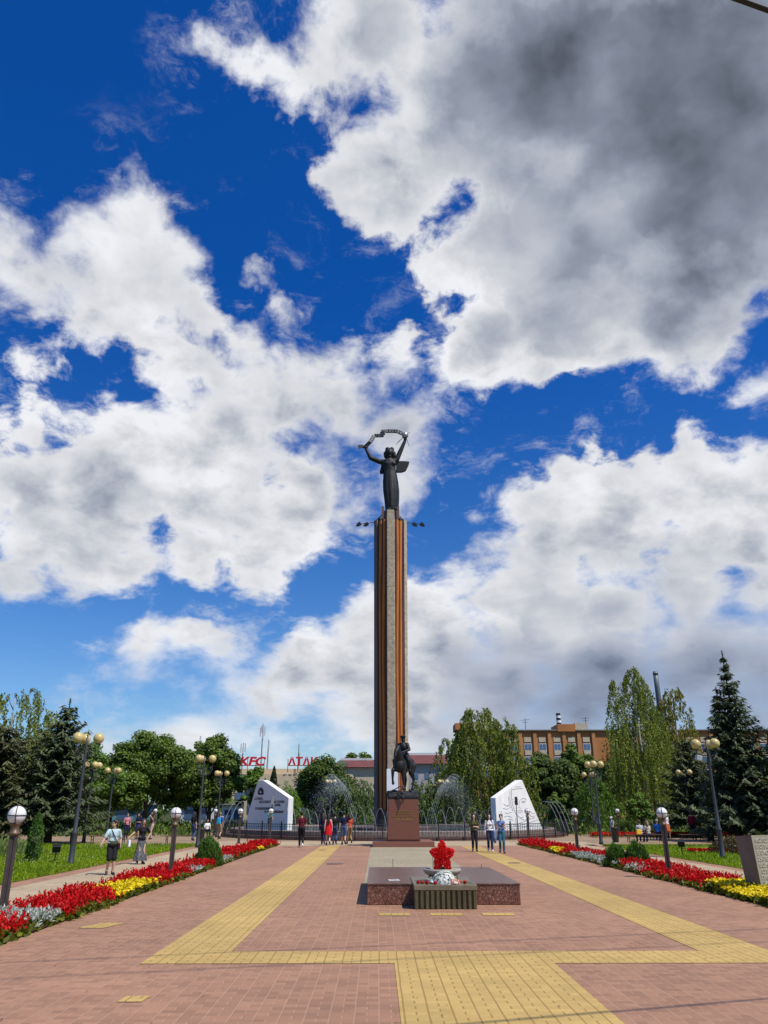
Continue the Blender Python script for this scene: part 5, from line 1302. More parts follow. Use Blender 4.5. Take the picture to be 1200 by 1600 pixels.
MB().lathe([(1.4, 0), (.95, 46), (.9, 52.), (.7, 52.), (.7, 50)], (0, 0, 0), 20).build('stack', mat('grey_steel', (.13, .14, .15), .5, .3, .3, streak=True), ck, smooth=True)
MB().lathe([(1.02, 0), (1.02, .6)], (0, 0, 50.6), 20).build('rim', M_BLKMET, ck)
# mall with roof letters
ml = empty('shopping_centre', (-18, 150, 0), 'low cream flat-roofed shopping building with roof lettering behind the left trees', 'building')
MB().box((0, 6, 4.0), (24, 12, 8.0)).build('wall', M_CREAM, ml)
MB().box((-2, 8, 8.35), (19, 9, 1.5)).build('roof_parapet', M_CREAM, ml)
MB().box((8, 2, 6.9), (8, 10, .5)).build('canopy', M_CREAMP, ml)
for k in range(5): 
    f = MB().box((-8 + k * 4, -.06, 3.6), (2.6, .1, 2.4)).build('window', M_GLASS, ml)
M_SIGNR = mat('sign_red', (.62, .012, .03), .4, .05); M_SIGNG = mat('sign_green', (.01, .26, .10), .4, .05)
def roof_sign(label, txt, x0, x1, zb, hh, mtl, y, slant=.0):
    r = empty('roof_sign', ((x0 + x1) / 2, y, 0), label, 'sign')
    o = text_part('lettering', txt, hh * 1.38, (0, 0, zb), (R(90), 0, 0), mtl, r, .12, 'CENTER', x1 - x0, hh * .05)
    for v in o.data.vertices: v.co.x += v.co.y * slant
    mb = MB(); mb.tube([(-(x1 - x0) / 2, .3, zb), ((x1 - x0) / 2, .3, zb)], .07, 5)
    for k in range(4): xx = -(x1 - x0) / 2 + (x1 - x0) * k / 3; mb.tube([(xx, .4, zb - 1.2), (xx, .3, zb + hh * .8)], .06, 5)
    mb.build('frame', M_BLKMET, r); return r
roof_sign('red KFC roof letters above the left trees', 'KFC', -26.9, -22.3, 9.5, 1.55, M_SIGNR, 149.4, .25)
roof_sign('red roof letters reading ATAK in the middle', 'АТАК', -17.9, -12.3, 9.5, 1.45, M_SIGNR, 149.4)
roof_sign('green roof letters beside the red roof left of the column', 'КОМПЬЮТЕРЫ', -10.7, -6.9, 9.35, .85, M_SIGNG, 149.4)
def mast(name, label, x, y, z0, z1, panels):
    r = empty(name, (x, y, 0), label, 'antenna'); mb = MB(); mb.tube([(0, 0, z0), (0, 0, z1)], [.16, .09], 6)
    mb.build('mast', mat('mast_grey', (.28, .25, .25), .6, .3, .5), r)
    for dx, zz, hh in panels:
        mb = MB(); mb.box((dx * .8, -.1, zz), (.2, .2, hh * .85)); mb.tube([(dx, 0, zz), (0, 0, zz)], .04, 5); mb.build('panel', M_WFRAME, r)
mast('antenna_mast', 'tallest mobile phone mast on the roof above the KFC letters', -23.2, 152, 9, 17.2, ((-.55, 15.7, 1.9), (.5, 15.9, 2.0), (.1, 15.2, 1.8), (-.25, 16.2, 1.4)))
mast('antenna_mast', 'slimmer antenna mast just right of the tallest phone mast', -22.0, 152, 9, 14.3, ((.1, 13.3, 1.9),))
mast('antenna_mast', 'phone mast left of the KFC letters half behind the trees', -26.9, 153, 6, 13.8, ((-.5, 12.8, 1.9), (.5, 12.9, 1.9), (0, 12.6, 1.7)))
mast('antenna_mast', 'thin rooftop aerial behind the ATAK letters', -16.3, 153, 9, 13.6, ((.25, 11.6, .9),))
mast('antenna_mast', 'white aerial tip above the dark broad tree on the left', -32.3, 140, 6, 13.9, ((0, 12.9, 2.4), (.3, 12.6, 1.4)))
rb = empty('balcony_block', (-46, 120, 0), 'small pale block with railings above the trees beside the left tall lamp', 'building')
MB().box((0, 0, 5.2), (3.6, 4, 10.4)).build('wall', M_WFRAME, rb)
mb = MB()
for k in range(4): mb.box((0, -2.15, 9.0 + k * .4), (3.9, .06, .06))
for k in range(6): mb.box((-1.9 + k * .76, -2.15, 9.6), (.06, .06, 1.4))
mb.build('railing', M_WHITE, rb)
# red roofed houses
rh = empty('red_roof_house', (-2.4, 172, 0), 'pale house with a long dark red roof left of the column', 'building')
MB().box((0, 5, 5.1), (17, 10, 10.3)).build('wall', M_CREAMP, rh)
mb = MB(); mb.prism([(-9, -.8), (9, -.8), (9, 11), (-9, 11)], 10.3, 12.0, [(-7, 3), (9, 3), (9, 7), (-7, 7)]); mb.build('roof', M_ROOFR, rh)
MB().box((-3.5, 3.2, 12.05), (7, 1, .5)).build('roof_cap', M_WFRAME, rh)
r2 = empty('red_roof_house', (10.5, 170, 0), 'grey house with a red roof and small windows right of the column', 'building')
MB().box((0, 5, 5.4), (15, 10, 10.9)).build('wall', mat('grey_plaster', (.34, .32, .32), .85, .15, .5), r2)
mb = MB(); mb.prism([(-8, -.8), (8, -.8), (8, 11), (-8, 11)], 10.9, 13.0, [(-7, 3), (6, 3), (6, 7), (-7, 7)]); mb.build('roof', M_ROOFR, r2)
MB().box((-2, 3.2, 13.05), (9, 1, .5)).build('roof_cap', M_WFRAME, r2)
for k in range(6): 
    f = MB().box((-6 + k * 2.3, -.04, 8.6), (.9, .1, 1.5)).build('window', M_GLASS, r2)
# kiosks and awnings glimpsed under the trees
for i, (x, y, w_, h_, m_, lab) in enumerate(((-15.3, 97, 3.0, 4.4, M_CREAM, 'sunlit cream kiosk wall left of the lettered wall'), (-23.0, 100, 3.5, 2.5, M_WFRAME, 'white kiosk glimpsed under the domed chestnut tree'), (-30., 98, 4.5, 2.4, mat('teal_awning', (.10, .26, .27), .6, .2), 'teal kiosk glimpsed behind the walking man'),
        (-18.6, 100, 2.6, 2.4, M_WHITE, 'white kiosk glimpsed behind the woman in jeans'), (33.0, 88, 6., 2.9, M_CREAM, 'cream kiosk with dark openings behind the person in maroon on the right'), (-6.2, 100, 2.0, 2.0, mat('green_stall', (.05, .32, .22), .6, .2), 'small green and white stall behind the red dress woman'), (20.0, 84, 2.2, 1.6, M_CREAMP, 'pale low hut behind the young light green tree'))):
    r = empty('kiosk', (x, y, 0), lab, 'kiosk'); MB().box((0, 0, h_ / 2), (w_, 2.4, h_)).build('wall', m_, r)
    MB().box((0, -.2, h_ + .1), (w_ + .5, 3.0, .16)).build('roof', M_GREYR, r)
    mb = MB(); mb.box((-w_ * .22, -1.22, h_ * .55), (w_ * .3, .06, h_ * .45)); mb.box((w_ * .22, -1.22, h_ * .55), (w_ * .3, .06, h_ * .45)); mb.build('window', M_GLASS, r)
# ------------------------------------------------------------------ people
M_SKIN = mat('skin', (.50, .29, .20), .55, .08, 8)
M_SKINP = mat('skin_pale', (.60, .40, .31), .55, .08, 8)
def cloth(name, col, pattern=None):
    if name in MATS: return MATS[name]
    m, t, b = new_mat(name); co = t.node('ShaderNodeTexCoord').outputs['Object']
    c = t.vm('SCALE', tuple(col), scale=t.lin(t.noise(co, 6., 4, .6), .3, .7, .72, 1.25))
    if pattern: c = t.mix(t.ss(t.noise(co, 16., 2, .5), .5, .56), c, pattern)
    t.put(b.inputs['Base Color'], c); b.inputs['Roughness'].default_value = .85; b.inputs['Specular IOR Level'].default_value = .2
    bp = t.node('ShaderNodeBump'); bp.inputs['Strength'].default_value = .7; bp.inputs['Distance'].default_value = .03
    t.put(bp.inputs['Height'], t.noise(t.vm('MULTIPLY', co, (1, 1, .5)), 9., 4, .6)); t.put(b.inputs['Normal'], bp.outputs[0])
    MATS[name] = m; return m
HAIRC = {'brown': (.05, .028, .016), 'black': (.014, .011, .010), 'red': (.12, .035, .015), 'grey': (.3, .29, .28), 'fair': (.25, .17, .09)}
def V(*a): return Vector(a)
def ik(a, b, l1, l2, bend):
    a = Vector(a); b = Vector(b); d = b - a; L = min(d.length, (l1 + l2) * .999); d.normalize()
    x = (l1 * l1 - l2 * l2 + L * L) / (2 * L); h = math.sqrt(max(0, l1 * l1 - x * x))
    n = Vector(bend); n = (n - d * n.dot(d)).normalized()
    return a + d * x + n * h
def person(label, loc, rz, h=1.75, top=None, topkind='tee', bottom=None, botkind='trousers', shoes=None, hair='brown', hairkind='short', stride=.0, arms=('hang', 'hang'),
           female=False, skin=None, vox=.014, sit=False, face=True, bag=None, hat=None, lean=0., look=0., group='people in the square', name='person', extras=()):
    """faces -y at rz=0; its left hand is at +x"""
    k = h / 1.75; skin = skin or M_SKIN; w = .90 if female else 1.
    body = MB()
    hipz = .47 if sit else .935
    hz = lambda z: (z - (.935 - hipz)) if z > .6 else z
    sh_ = .178 * w
    P0 = V(0, .0, hipz); ch = V(0, lean * .6 - .0, hz(1.27)); nk = V(0, lean, hz(1.44)); hd = V(0, lean - .025, hz(1.635))
    # legs
    legs = []
    for s_, st_ in ((1, stride), (-1, -stride)):
        hip = V(.088 * s_, 0, hipz - .02)
        if sit:
            knee = V(.12 * s_, -.43, .50); ank = V(.12 * s_, -.46 + .04 * s_, .09)
        else:
            ank = V(.085 * s_, -st_ / 2, .085 + (max(0, -st_) * .28)); knee = ik(hip, ank, .43, .42, (0, -1, 0))
        toe = ank + V(.03 * s_, -.16, -.05 - (0 if sit else max(0, -st_) * .2)); legs.append((hip, knee, ank, toe, s_))
        body.chain([hip, hip.lerp(knee, .5), knee], [.088, .075, .054]); body.chain([knee, knee.lerp(ank, .32), ank], [.053, .055, .036])
        body.chain([ank, toe], [.04, .03])
    # trunk
    body.ball((0, .005, hipz + .04), (.155 * (1.03 if female else .98), .105, .115)); body.ball((0, lean * .35, hz(1.11)), (.128 * w, .09, .14)); body.ball((0, lean * .65, hz(1.29)), (.158 * w, .107, .165))
    body.cap(V(-sh_ * .85, lean, hz(1.405)), V(sh_ * .85, lean, hz(1.405)), .055, .055); body.chain([V(0, lean + .005, hz(1.42)), V(0, lean - .005, hz(1.54))], [.058, .05])
    if female:
        for s_ in (-1, 1): body.ball((.065 * s_, lean * .7 - .085, hz(1.275)), .055)
    # head
    Mh_ = Matrix.Rotation(look, 3, 'Z')
    def hv(x, y, z): return hd + Mh_ @ V(x, y, z)
    body.ball(hd + V(0, .012, .022), (.074, .094, .095), M=Mh_); body.ball(hv(0, -.02, -.045), (.056, .065, .07), M=Mh_); body.ball(hv(0, -.055, -.09), (.028, .026, .024), M=Mh_)
    body.cap(hv(0, -.088, .02), hv(0, -.108, -.02), .010, .016); body.ball(hv(0, -.086, -.058), (.024, .014, .012), M=Mh_)
    for s_ in (-1, 1): body.ball(hv(.076 * s_, .01, -.005), (.012, .022, .032), M=Mh_); body.ball(hv(.032 * s_, -.078, .03), (.022, .012, .010), M=Mh_)
    # arms
    arm = []
    for s_, pose in ((1, arms[0]), (-1, arms[1])):
        sh = V(sh_ * s_, lean, hz(1.40)); fwd_ = V(0, -1, 0)
        if isinstance(pose, tuple): el = sh + V(*pose[0]); wr = el + V(*pose[1])
        elif pose == 'hang': el = sh + V(.055 * s_, .03, -.285); wr = el + V(.012 * s_, -.05, -.245)
        elif pose == 'swingf': el = sh + V(.05 * s_, -.08, -.27); wr = el + V(.0, -.13, -.21)
        elif pose == 'swingb': el = sh + V(.05 * s_, .12, -.26); wr = el + V(.0, .04, -.245)
        elif pose == 'phone': el = sh + V(.05 * s_, .0, -.285); wr = el + V(-.10 * s_, -.2, .10)
        elif pose == 'fold': el = sh + V(.06 * s_, .02, -.28); wr = el + V(-.17 * s_, -.17, .03)
        elif pose == 'out': el = sh + V(.22 * s_, -.05, -.18); wr = el + V(.20 * s_, -.05, -.15)
        elif pose == 'up': el = sh + V(.08 * s_, -.14, -.20); wr = el + V(-.06 * s_, -.12, .20)
        elif pose == 'lap': el = sh + V(.06 * s_, -.06, -.27); wr = el + V(-.05 * s_, -.22, -.09)
        elif pose == 'hip': el = sh + V(.2 * s_, .06, -.22); wr = el + V(-.13 * s_, -.08, -.2)
        d = (wr - el).normalized(); arm.append((sh, el, wr, s_))
        body.chain([sh, el], [.048, .036]); body.chain([el, el.lerp(wr, .3), wr], [.037, .038, .026])
        # hand: palm, four unequal bent fingers and a thumb from the side of the palm
        side = d.cross(V(0, 0, 1)); side = side.normalized() if side.length > .1 else V(0, 1, 0)
        if abs(d.z) > .75: side = V(0, -1, 0) - d * (-d.y); side.normalize()
        nrm = d.cross(side); inn = nrm if nrm.x * s_ < 0 else -nrm
        pm = wr + d * .075; body.cap(wr + d * .02 + side * .012, pm + side * .018, .022, .024); body.cap(wr + d * .02 - side * .012, pm - side * .018, .021, .022)
        for f, ln in enumerate((.062, .072, .067, .052)):
            b0 = pm + side * (.030 - f * .020); b1 = b0 + d * ln * .55 + inn * .008; b2 = b1 + (d * .8 + inn * .7).normalized() * ln * .5
            body.cap(b0, b1, .0105, .0098, 8); body.cap(b1, b2, .0098, .0085, 8)
        t0 = wr + d * .035 + side * .030; t1 = t0 + (d * .6 + side * .8).normalized() * .038; body.cap(t0, t1, .013, .011, 8); body.cap(t1, t1 + (d * .95 + side * .1 + inn * .3).normalized() * .032, .011, .009, 8)
    for v_ in range(len(body.v)): body.v[v_] = tuple(c * k for c in body.v[v_])
    root = body.sculpt(name, skin, None, voxel=vox * k, smooth=2, loc=loc, rz=rz)
    tag(root, label, 'person', group)
    S = lambda mb: [mb.v.__setitem__(i, tuple(c * k for c in mb.v[i])) for i in range(len(mb.v))]
    def fin(mb, nm, mt, vx=None, sm=2): S(mb); return mb.sculpt(nm, mt, root, voxel=(vx or vox) * k, smooth=sm)
    # top
    if top is not None and topkind != 'dress':
        g_ = .014; mb = MB()
        mb.ball((0, lean * .65, hz(1.29)), (.158 * w + g_, .107 + g_, .165 + g_)); mb.ball((0, lean * .35, hz(1.11)), (.132 * w + g_ * 1.4, .095 + g_ * 1.4, .16)); mb.cap(V(-sh_ * .85, lean, hz(1.402)), V(sh_ * .85, lean, hz(1.402)), .06 + g_ * .4, .06 + g_ * .4)
        mb.ball((0, .0, hipz + .075), (.155 + g_ * 1.2, .108 + g_ * 1.2, .10))
        if female:
            for s_ in (-1, 1): mb.ball((.065 * s_, lean * .7 - .085, hz(1.275)), .065)
        for sh, el, wr, s_ in arm:
            if topkind == 'tee': mb.chain([sh, sh.lerp(el, .72)], [.064, .060])
            elif topkind == 'long': mb.chain([sh, el, el.lerp(wr, .94)], [.063, .054, .042])
            elif topkind == 'tank': mb.cap(sh + V(-.05 * s_, 0, .0), sh + V(-.02 * s_, 0, -.03), .055, .05)
        fin(mb, 'shirt', top)
    if topkind == 'dress' and top is not None:
        mb = MB(); mb.ball((0, lean * .65, hz(1.27)), (.158 * w + .012, .117, .15)); mb.ball((0, lean * .35, hz(1.11)), (.135 * w, .10, .15))
        for s_ in (-1, 1): mb.chain([V(.1 * s_, lean + .0, hz(1.28)), V(.105 * s_, lean, hz(1.42))], [.07, .03]); mb.ball((.065 * s_, lean * .7 - .085, hz(1.275)), .065)
        rings = [(.60, .235, .165), (.75, .215, .155), (.90, .185, .135), (1.03, .15, .11), (1.15, .13, .1)]
        vs = []; n = 28
        for z, rx, ry in rings:
            for j in range(n):
                a = 2 * math.pi * j / n; q = 1 + .05 * math.sin(a * 7) * (1.15 - z) * 2; vs.append((rx * q * math.cos(a), ry * q * math.sin(a), z))
        fs = [(i * n + j, i * n + (j + 1) % n, (i + 1) * n + (j + 1) % n, (i + 1) * n + j) for i in range(4) for j in range(n)] + [tuple(range(n - 1, -1, -1)), tuple(range(4 * n, 5 * n))]
        mb.add(vs, fs); fin(mb, 'dress', top)
    # bottom
    if bottom is not None:
        mb = MB(); mb.ball((0, .005, hipz + .035), (.155 + .016, .105 + .018, .115)); 
        mb.cap(V(-.05, .0, hipz + .11), V(.05, .0, hipz + .11), .105, .105)
        if botkind in ('trousers', 'jeans', 'shorts'):
            for hip, knee, ank, toe, s_ in legs:
                if botkind == 'shorts': e = hip.lerp(knee, .96); mb.chain([hip, hip.lerp(knee, .5), e], [.100, .098, .092])
                else: mb.chain([hip, hip.lerp(knee, .5), knee], [.100, .088, .068]); mb.chain([knee, knee.lerp(ank, .35), ank + V(0, 0, .02)], [.067, .066, .052])
        else:
            zb = .13 if botkind == 'long_skirt' else .58; vs = []; n = 32; rings = [(zb, .30 if botkind == 'long_skirt' else .22, .24 if botkind == 'long_skirt' else .17), (zb + (hipz - zb) * .5, .22, .17), (hipz, .175, .13), (hipz + .12, .14, .105)]
            for z, rx, ry in rings:
                for j in range(n):
                    a = 2 * math.pi * j / n; q = 1 + .06 * math.sin(a * 8) * (1.1 - z); vs.append((rx * q * math.cos(a), ry * q * math.sin(a), z))
            fs = [(i * n + j, i * n + (j + 1) % n, (i + 1) * n + (j + 1) % n, (i + 1) * n + j) for i in range(3) for j in range(n)] + [tuple(range(n - 1, -1, -1)), tuple(range(3 * n, 4 * n))]
            mb.add(vs, fs)
        fin(mb, {'trousers': 'trousers', 'jeans': 'jeans', 'shorts': 'shorts'}.get(botkind, 'skirt'), bottom)
    # shoes
    sm_ = shoes or M_BLK
    for hip, knee, ank, toe, s_ in legs:
        mb = MB(); mb.chain([ank + V(0, .035, -.03), ank.lerp(toe, .5) + V(0, 0, -.005), toe], [.046, .045, .037]); mb.cap(ank + V(0, .005, .035), ank, .046, .05); fin(mb, 'shoe', sm_)
    # hair
    hm = mat('hair_' + hair, HAIRC[hair], .5, .25, 25, .4, 60)
    mb = MB(); mb.ball(hv(0, .034, .048), (.094, .104, .094), M=Mh_); mb.cap(hv(-.05, -.04, .095), hv(.05, -.04, .095), .035, .035)
    if hairkind == 'short': mb.ball(hv(0, .05, .01), (.076, .070, .085), M=Mh_)
    else:
        mb.ball(hv(0, .05, -.02), (.082, .072, .11), M=Mh_)
        ln = {'long': .30, 'mid': .16, 'verylong': .42}[hairkind]
        mb.chain([hv(0, .075, -.03), hv(0, .10, -.03 - ln * .6), hv(0, .115, -.03 - ln)], [.085, .09, .05])
        for s_ in (-1, 1): mb.chain([hv(.072 * s_, .0, .06), hv(.092 * s_, .0, -.08), hv(.10 * s_, -.02, -.10 - ln * .6)], [.042, .052, .035])
    fin(mb, 'hair', hm, .012)
    if face:
        mb = MB()
        for s_ in (-1, 1):
            e = MB(); e.ball(hv(.031 * s_, -.079, .017), (.013, .008, .007), 10, 6, M=Mh_); S(e); e.build('eye', mat('eye_dark', (.03, .025, .02), .3, .1), root, smooth=True)
        mb.ball(hv(0, -.096, -.058), (.021, .005, .006), 10, 6, M=Mh_); S(mb); mb.build('mouth', mat('lips', (.34, .11, .09), .5, .1), root, smooth=True)
    if hat:
        mb = MB(); mb.ball(hv(0, .02, .07), (.095, .11, .085), M=Mh_); mb.cap(hv(0, -.06, .06), hv(0, -.15, .045), .06, .03); fin(mb, 'hat', hat)
    for kind, mt in extras:
        mb = MB()
        if kind == 'strap':
            mb.tube([(-.13, .09, hz(1.40)), (-.11, -.02, hz(1.485)), (-.04, -.135, hz(1.32)), (.08, -.135, hz(1.12)), (.19, -.06, hz(.98)), (.19, .04, hz(.98)), (.06, .12, hz(1.15)), (-.13, .09, hz(1.40))], .016, 6); mb.box((.19, -.02, hz(.90)), (.09, .24, .2)); S(mb); mb.build('shoulder_bag', mt, root)
        elif kind == 'waistbag': mb.ball((0, -.12, hz(1.0)), (.14, .07, .08)); mb.tube([(.17 * math.cos(a), .13 * math.sin(a), hz(1.0)) for a in np.linspace(0, 6.283, 17)], .02, 6); S(mb); mb.build('waist_bag', mt, root, smooth=True)
        elif kind == 'backpack': mb.box((0, .19, hz(1.2)), (.3, .16, .42), taper=.85); S(mb); mb.build('backpack', mt, root, bevel=.04)
        elif kind == 'phone': sh, el, wr, s_ = arm[0]; q = wr + (wr - el).normalized() * .11; mb.box(tuple(q + V(0, -.01, .02)), (.075, .012, .15)); S(mb); mb.build('phone', mt, root)
        elif kind == 'jacket': sh, el, wr, s_ = arm[1 if False else 0]; mb.chain([wr + V(0, -.02, .03), wr + V(0, -.03, -.25), wr + V(0.02, -.02, -.42)], [.08, .11, .07]); fin(mb, 'carried_jacket', mt)
        elif kind == 'sidebag': sh, el, wr, s_ = arm[1]; mb.box(tuple(wr + V(-.0, 0, -.26)), (.10, .26, .28), taper=.85); S(mb); mb.build('handbag', mt, root, bevel=.03)
    return root

K_ = cloth
WHT = K_('white_cloth', (.72, .72, .72)); JEAN = K_('blue_jeans', (.045, .085, .19)); DJEAN = K_('dark_jeans', (.018, .026, .06)); BLKC = K_('black_cloth', (.014, .014, .017)); NAVY = K_('navy_cloth', (.012, .016, .05))
WSHOE = mat('white_shoe', (.7, .7, .68), .5, .1)
person('man in a pale aqua t-shirt and black shorts walking on the left path', (-9.62, 26.5, .002), R(28), 1.58, K_('aqua_tee', (.46, .60, .62)), 'tee', BLKC, 'shorts', mat('black_boot', (.02, .02, .02), .6, .2), 'brown', 'short', .14, (((.09, .05, -.27), (-.02, -.10, -.22)), ((-.13, -.03, -.25), (-.10, -.10, -.18))), vox=.0115, look=R(-70), extras=(('strap', BLKC), ('waistbag', K_('olive_bag', (.05, .055, .03)))))
person('person in a dark t-shirt and long grey patterned skirt with one arm stretched out', (-10.15, 31.6, .002), R(35), 1.56, BLKC, 'tee', K_('grey_skirt', (.13, .13, .14), (.05, .05, .055)), 'long_skirt', None, 'brown', 'mid', .22, ('hip', 'out'), True, vox=.012, extras=(('sidebag', WHT), ('waistbag', BLKC)))
person('man in a maroon t-shirt and black trousers walking toward the fountain', (-5.32, 44.5, .002), R(182), 1.80, K_('maroon_tee', (.10, .012, .022)), 'tee', BLKC, 'trousers', WSHOE, 'black', 'short', .28, ('fold', 'fold'), face=False)
person('woman in a short red dress with long dark hair seen from behind', (-4.06, 47.5, 0), R(184), 1.66, K_('red_dress', (.62, .008, .018)), 'dress', None, None, M_BLK, 'black', 'verylong', .3, ('hang', 'hang'), True, skin=M_SKINP, face=False)
person('brown-haired person in a dark top and blue jeans left of the red dress', (-4.40, 48.3, 0), R(175), 1.70, NAVY, 'long', DJEAN, 'jeans', None, 'brown', 'long', .25, ('hang', 'hang'), True, face=False)
person('man in a black shirt and jeans right of the red dress', (-3.75, 48.6, 0), R(180), 1.72, BLKC, 'long', JEAN, 'jeans', None, 'black', 'short', .2, ('hang', 'hang'), face=False)
person('man in a navy t-shirt and denim shorts near the fountain fence', (-3.2, 48.0, 0), R(180), 1.80, NAVY, 'tee', K_('denim_shorts', (.10, .16, .27)), 'shorts', None, 'black', 'short', .34, ('hang', 'swingf'), face=False)
person('person in an orange-red top half hidden behind the man in navy', (-2.91, 49.4, 0), R(200), 1.66, K_('coral_top', (.55, .09, .05)), 'tee', K_('tan_trousers', (.33, .2, .1)), 'trousers', None, 'brown', 'mid', .4, ('swingb', 'swingf'), True, face=False)
person('woman in an olive top and black trousers, left of three walking toward the viewer', (3.46, 40.5, .006), R(-4), 1.70, K_('olive_top', (.085, .085, .03)), 'tee', BLKC, 'trousers', None, 'brown', 'long', .22, ('fold', 'hang'), True, vox=.0125, skin=M_SKINP)
person('woman in a white blouse and dark jeans, middle of three walking toward the viewer', (4.2, 40.4, .006), R(-5), 1.70, WHT, 'long', DJEAN, 'jeans', WSHOE, 'black', 'long', .25, ('hang', 'hang'), True, vox=.0125, skin=M_SKINP, extras=(('jacket', K_('denim_jacket', (.12, .19, .34))),))
person('woman in a blue top and teal jeans holding a phone, right of three women', (4.56, 39.0, .006), R(-6), 1.68, K_('blue_top', (.11, .20, .42)), 'tank', K_('teal_jeans', (.04, .11, .15)), 'jeans', None, 'red', 'short', .25, ('phone', 'fold'), True, vox=.0125, skin=M_SKINP, extras=(('phone', M_BLKMET),))
person('child in a turquoise top standing by the lettered white wall', (-9.1, 60.3, .56), R(10), 1.36, K_('turquoise', (.04, .42, .44)), 'tee', NAVY, 'shorts', None, 'brown', 'short', .1, ('hang', 'up'))
person('woman in a dark top and blue jeans standing by the far left lamp', (-13.3, 54.4, 0), R(150), 1.74, BLKC, 'tee', JEAN, 'jeans', None, 'black', 'long', .25, ('phone', 'hang'), True, face=False)
person('person with a bright blue backpack near the left end of the fountain fence', (-12.2, 57.6, 0), R(165), 1.70, K_('royal_blue', (.04, .08, .35)), 'tee', K_('tan_shorts', (.36, .25, .16)), 'shorts', None, 'fair', 'short', .25, ('hang', 'hang'), face=False, extras=(('backpack', K_('cyan_pack', (.03, .38, .55))),))
person('person in white seated far back on the left beside the fountain', (-14.2, 63.2, 0), R(30), 1.65, WHT, 'tee', NAVY, 'trousers', None, 'black', 'short', 0, ('lap', 'lap'), sit=True, face=False, vox=.018)
person('person in pink standing in the group beyond the left bench', (-18.5, 57.2, 0), R(20), 1.66, K_('pink_top', (.55, .22, .25)), 'tee', NAVY, 'trousers', None, 'brown', 'short', .05, ('hang', 'fold'), face=False, vox=.018)
person('person in a dark blue outfit in the group beyond the left bench', (-17.65, 57., 0), R(-15), 1.68, NAVY, 'tee', K_('indigo_skirt', (.03, .035, .12)), 'skirt', None, 'black', 'mid', .05, ('fold', 'hang'), True, face=False, vox=.018)
person('tall person in beige, rightmost of the group beyond the left bench', (-16.8, 57.3, 0), R(-40), 1.80, K_('brown_top', (.12, .07, .05)), 'tee', K_('beige_trousers', (.46, .36, .26)), 'trousers', None, 'brown', 'mid', .08, ('up', 'hang'), face=False, vox=.018)
person('person in a grey-white top seen from behind on the right bench, left of the pair', (15.25, 52.1, .0), R(180), 1.72, K_('grey_white', (.42, .44, .47)), 'tee', DJEAN, 'jeans', None, 'brown', 'short', 0, ('lap', 'lap'), sit=True, face=False, vox=.016, lean=-.06)
person('person in a beige top seen from behind on the right bench, right of the pair', (15.75, 52.1, .0), R(190), 1.68, K_('beige_tee', (.50, .44, .37)), 'tee', DJEAN, 'jeans', None, 'fair', 'mid', 0, ('lap', 'lap'), True, sit=True, face=False, vox=.016, lean=-.06)
person('child in a white hat walking on the right plaza', (15.3, 58.4, 0), R(-60), 1.42, K_('lilac_tee', (.36, .36, .46)), 'tee', K_('grey_shorts', (.2, .2, .25)), 'shorts', None, 'fair', 'short', .25, ('swingf', 'swingb'), hat=WHT, face=False, vox=.016)
person('seated person in a bright blue top on the right plaza', (17.4, 55.2, 0), R(160), 1.75, K_('bright_blue', (.02, .16, .5)), 'tee', DJEAN, 'jeans', None, 'grey', 'short', 0, ('lap', 'lap'), sit=True, face=False, vox=.016)
person('person in a white t-shirt and orange shorts beyond the right lamp', (19.1, 58.2, 0), R(30), 1.68, WHT, 'tee', K_('orange_shorts', (.5, .12, .04)), 'shorts', None, 'brown', 'short', .15, ('hang', 'hang'), face=False, vox=.016)
person('person in a dark red top and black trousers standing beside the far right bin', (20.2, 56.3, 0), R(150), 1.78, K_('dark_red', (.22, .012, .025)), 'long', BLKC, 'trousers', None, 'brown', 'short', .1, ('hang', 'hang'), face=False, vox=.016)
person('person in a pale blue top crouched on the far right seat under the spruce', (22.6, 55.4, 0), R(200), 1.68, K_('pale_blue', (.32, .42, .55)), 'tee', NAVY, 'jeans', None, 'black', 'short', 0, ('lap', 'lap'), sit=True, face=False, vox=.018, lean=-.1)

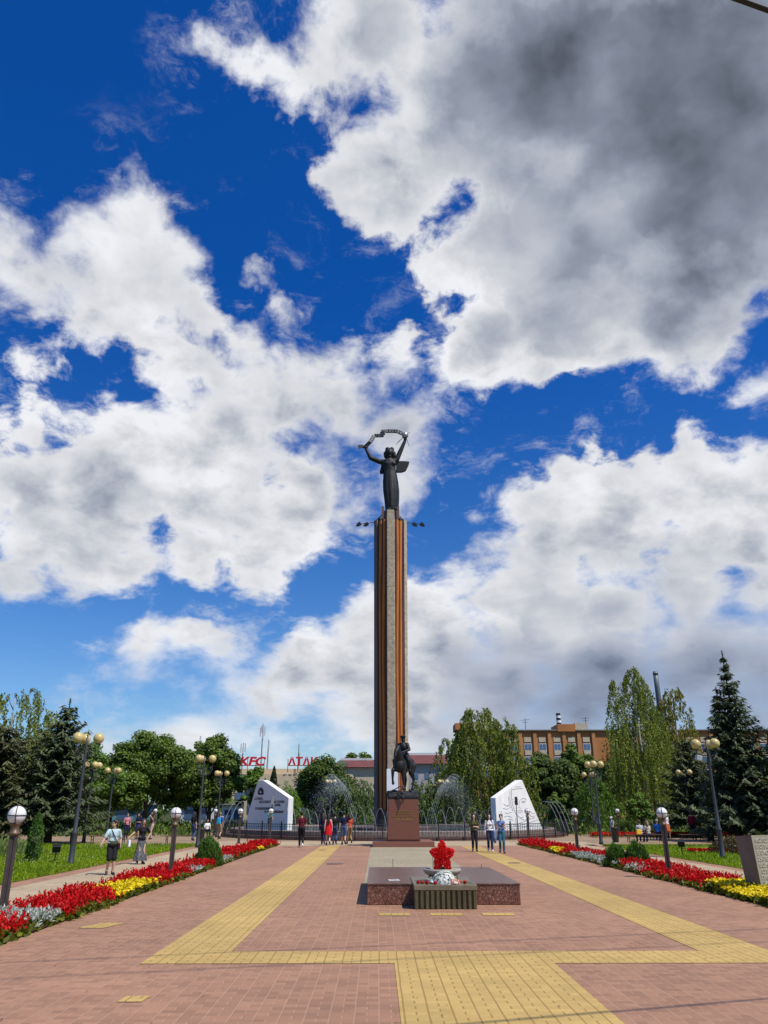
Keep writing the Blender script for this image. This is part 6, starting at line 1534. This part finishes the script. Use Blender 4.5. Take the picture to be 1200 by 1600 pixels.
# ------------------------------------------------------------------ benches, bins and small lawn things
M_WOOD = mat('bench_wood', (.10, .055, .035), .6, .25, 6)
def bench(label, x, y, rz, L=1.9):
    r = empty('park_bench', (x, y, 0), label, 'bench', rz, 'low benches round the square')
    mb = MB()
    for k in range(4): mb.box((0, -.17 + k * .113, .435), (L, .09, .035))
    mb.build('seat', M_WOOD, r)
    for sx in (-1, 1):
        mb = MB(); mb.tube([(sx * L * .42, -.2, 0), (sx * L * .42, -.17, .25), (sx * L * .42, -.19, .42)], .025, 6); mb.tube([(sx * L * .42, .2, 0), (sx * L * .42, .17, .25), (sx * L * .42, .19, .42)], .025, 6); mb.tube([(sx * L * .42, -.18, .22), (sx * L * .42, .18, .22)], .02, 6); mb.build('leg', M_IRON, r)
bench('dark low bench beyond the left lawn behind the walking man', -17.3, 49.8, 0, 2.2); bench('reddish low bench beside the bin on the left of the plaza', -12.9, 49.9, 0, 2.2)
bench('bench with two people seated on it on the right of the plaza', 15.5, 52.2, 0, 2.4); bench('low bench beside the far right bin', 18.6, 52.6, .1, 1.6); bench('bench under the person in bright blue', 17.5, 55.3, .2, 1.3); bench('far bench behind the left end of the fountain', -14.1, 63.3, .3, 1.6); bench('seat under the far right spruce with a crouched person', 22.6, 55.5, .2, 1.3)
def bin_(label, x, y):
    r = empty('litter_bin', (x, y, 0), label, 'bin', 0, 'dark litter bins')
    MB().lathe([(.17, .02), (.20, .1), (.22, .78), (.235, .80), (.235, .86), (.19, .87), (.18, .80)], (0, 0, 0), 18).build('body', mat('bin_dark', (.018, .02, .02), .5, .2, 6), r, smooth=True)
    MB().lathe([(.12, 0), (.2, 0), (.2, .03), (.12, .03)], (0, 0, 0), 14).build('foot', M_IRON, r)
bin_('dark litter bin behind the second left globe lamp', -11.7, 49.4); bin_('dark litter bin beside the seated couple on the right', 13.7, 52.3); bin_('dark litter bin in front of the person in dark red', 20.2, 53.5); bin_('dark litter bin at the far left lamp post', -19.6, 50.5)
yb = MB().box((0, 0, .0), (.34, .2, .30), taper=.8).build('yellow_bag', mat('bag_yellow', (.75, .45, .01), .6, .1), loc=(15.05, 51.78, .60), bevel=.04); tag(yb, 'yellow bag on the bench beside the seated couple', 'bag')
def lawn_spot(label, x, y, rz):
    r = empty('lawn_floodlight', (x, y, 0), label, 'floodlight', rz)
    MB().tube([(0, 0, 0), (0, 0, .42)], .025, 6).build('stake', M_BLKMET, r); MB().box((0, 0, .5), (.3, .2, .26), M=Matrix.Rotation(.5, 3, 'X')).build('lamp_head', M_BLKMET, r, bevel=.02); MB().tube([(-.22, 0, .3), (.22, 0, .3)], .015, 5).build('bar', M_BLKMET, r)
lawn_spot('small black ground floodlight on the left lawn', -13.7, 32.6, .3); lawn_spot('small black ground floodlight on the right lawn beside the tall lamp', 12.3, 37.2, -.3)
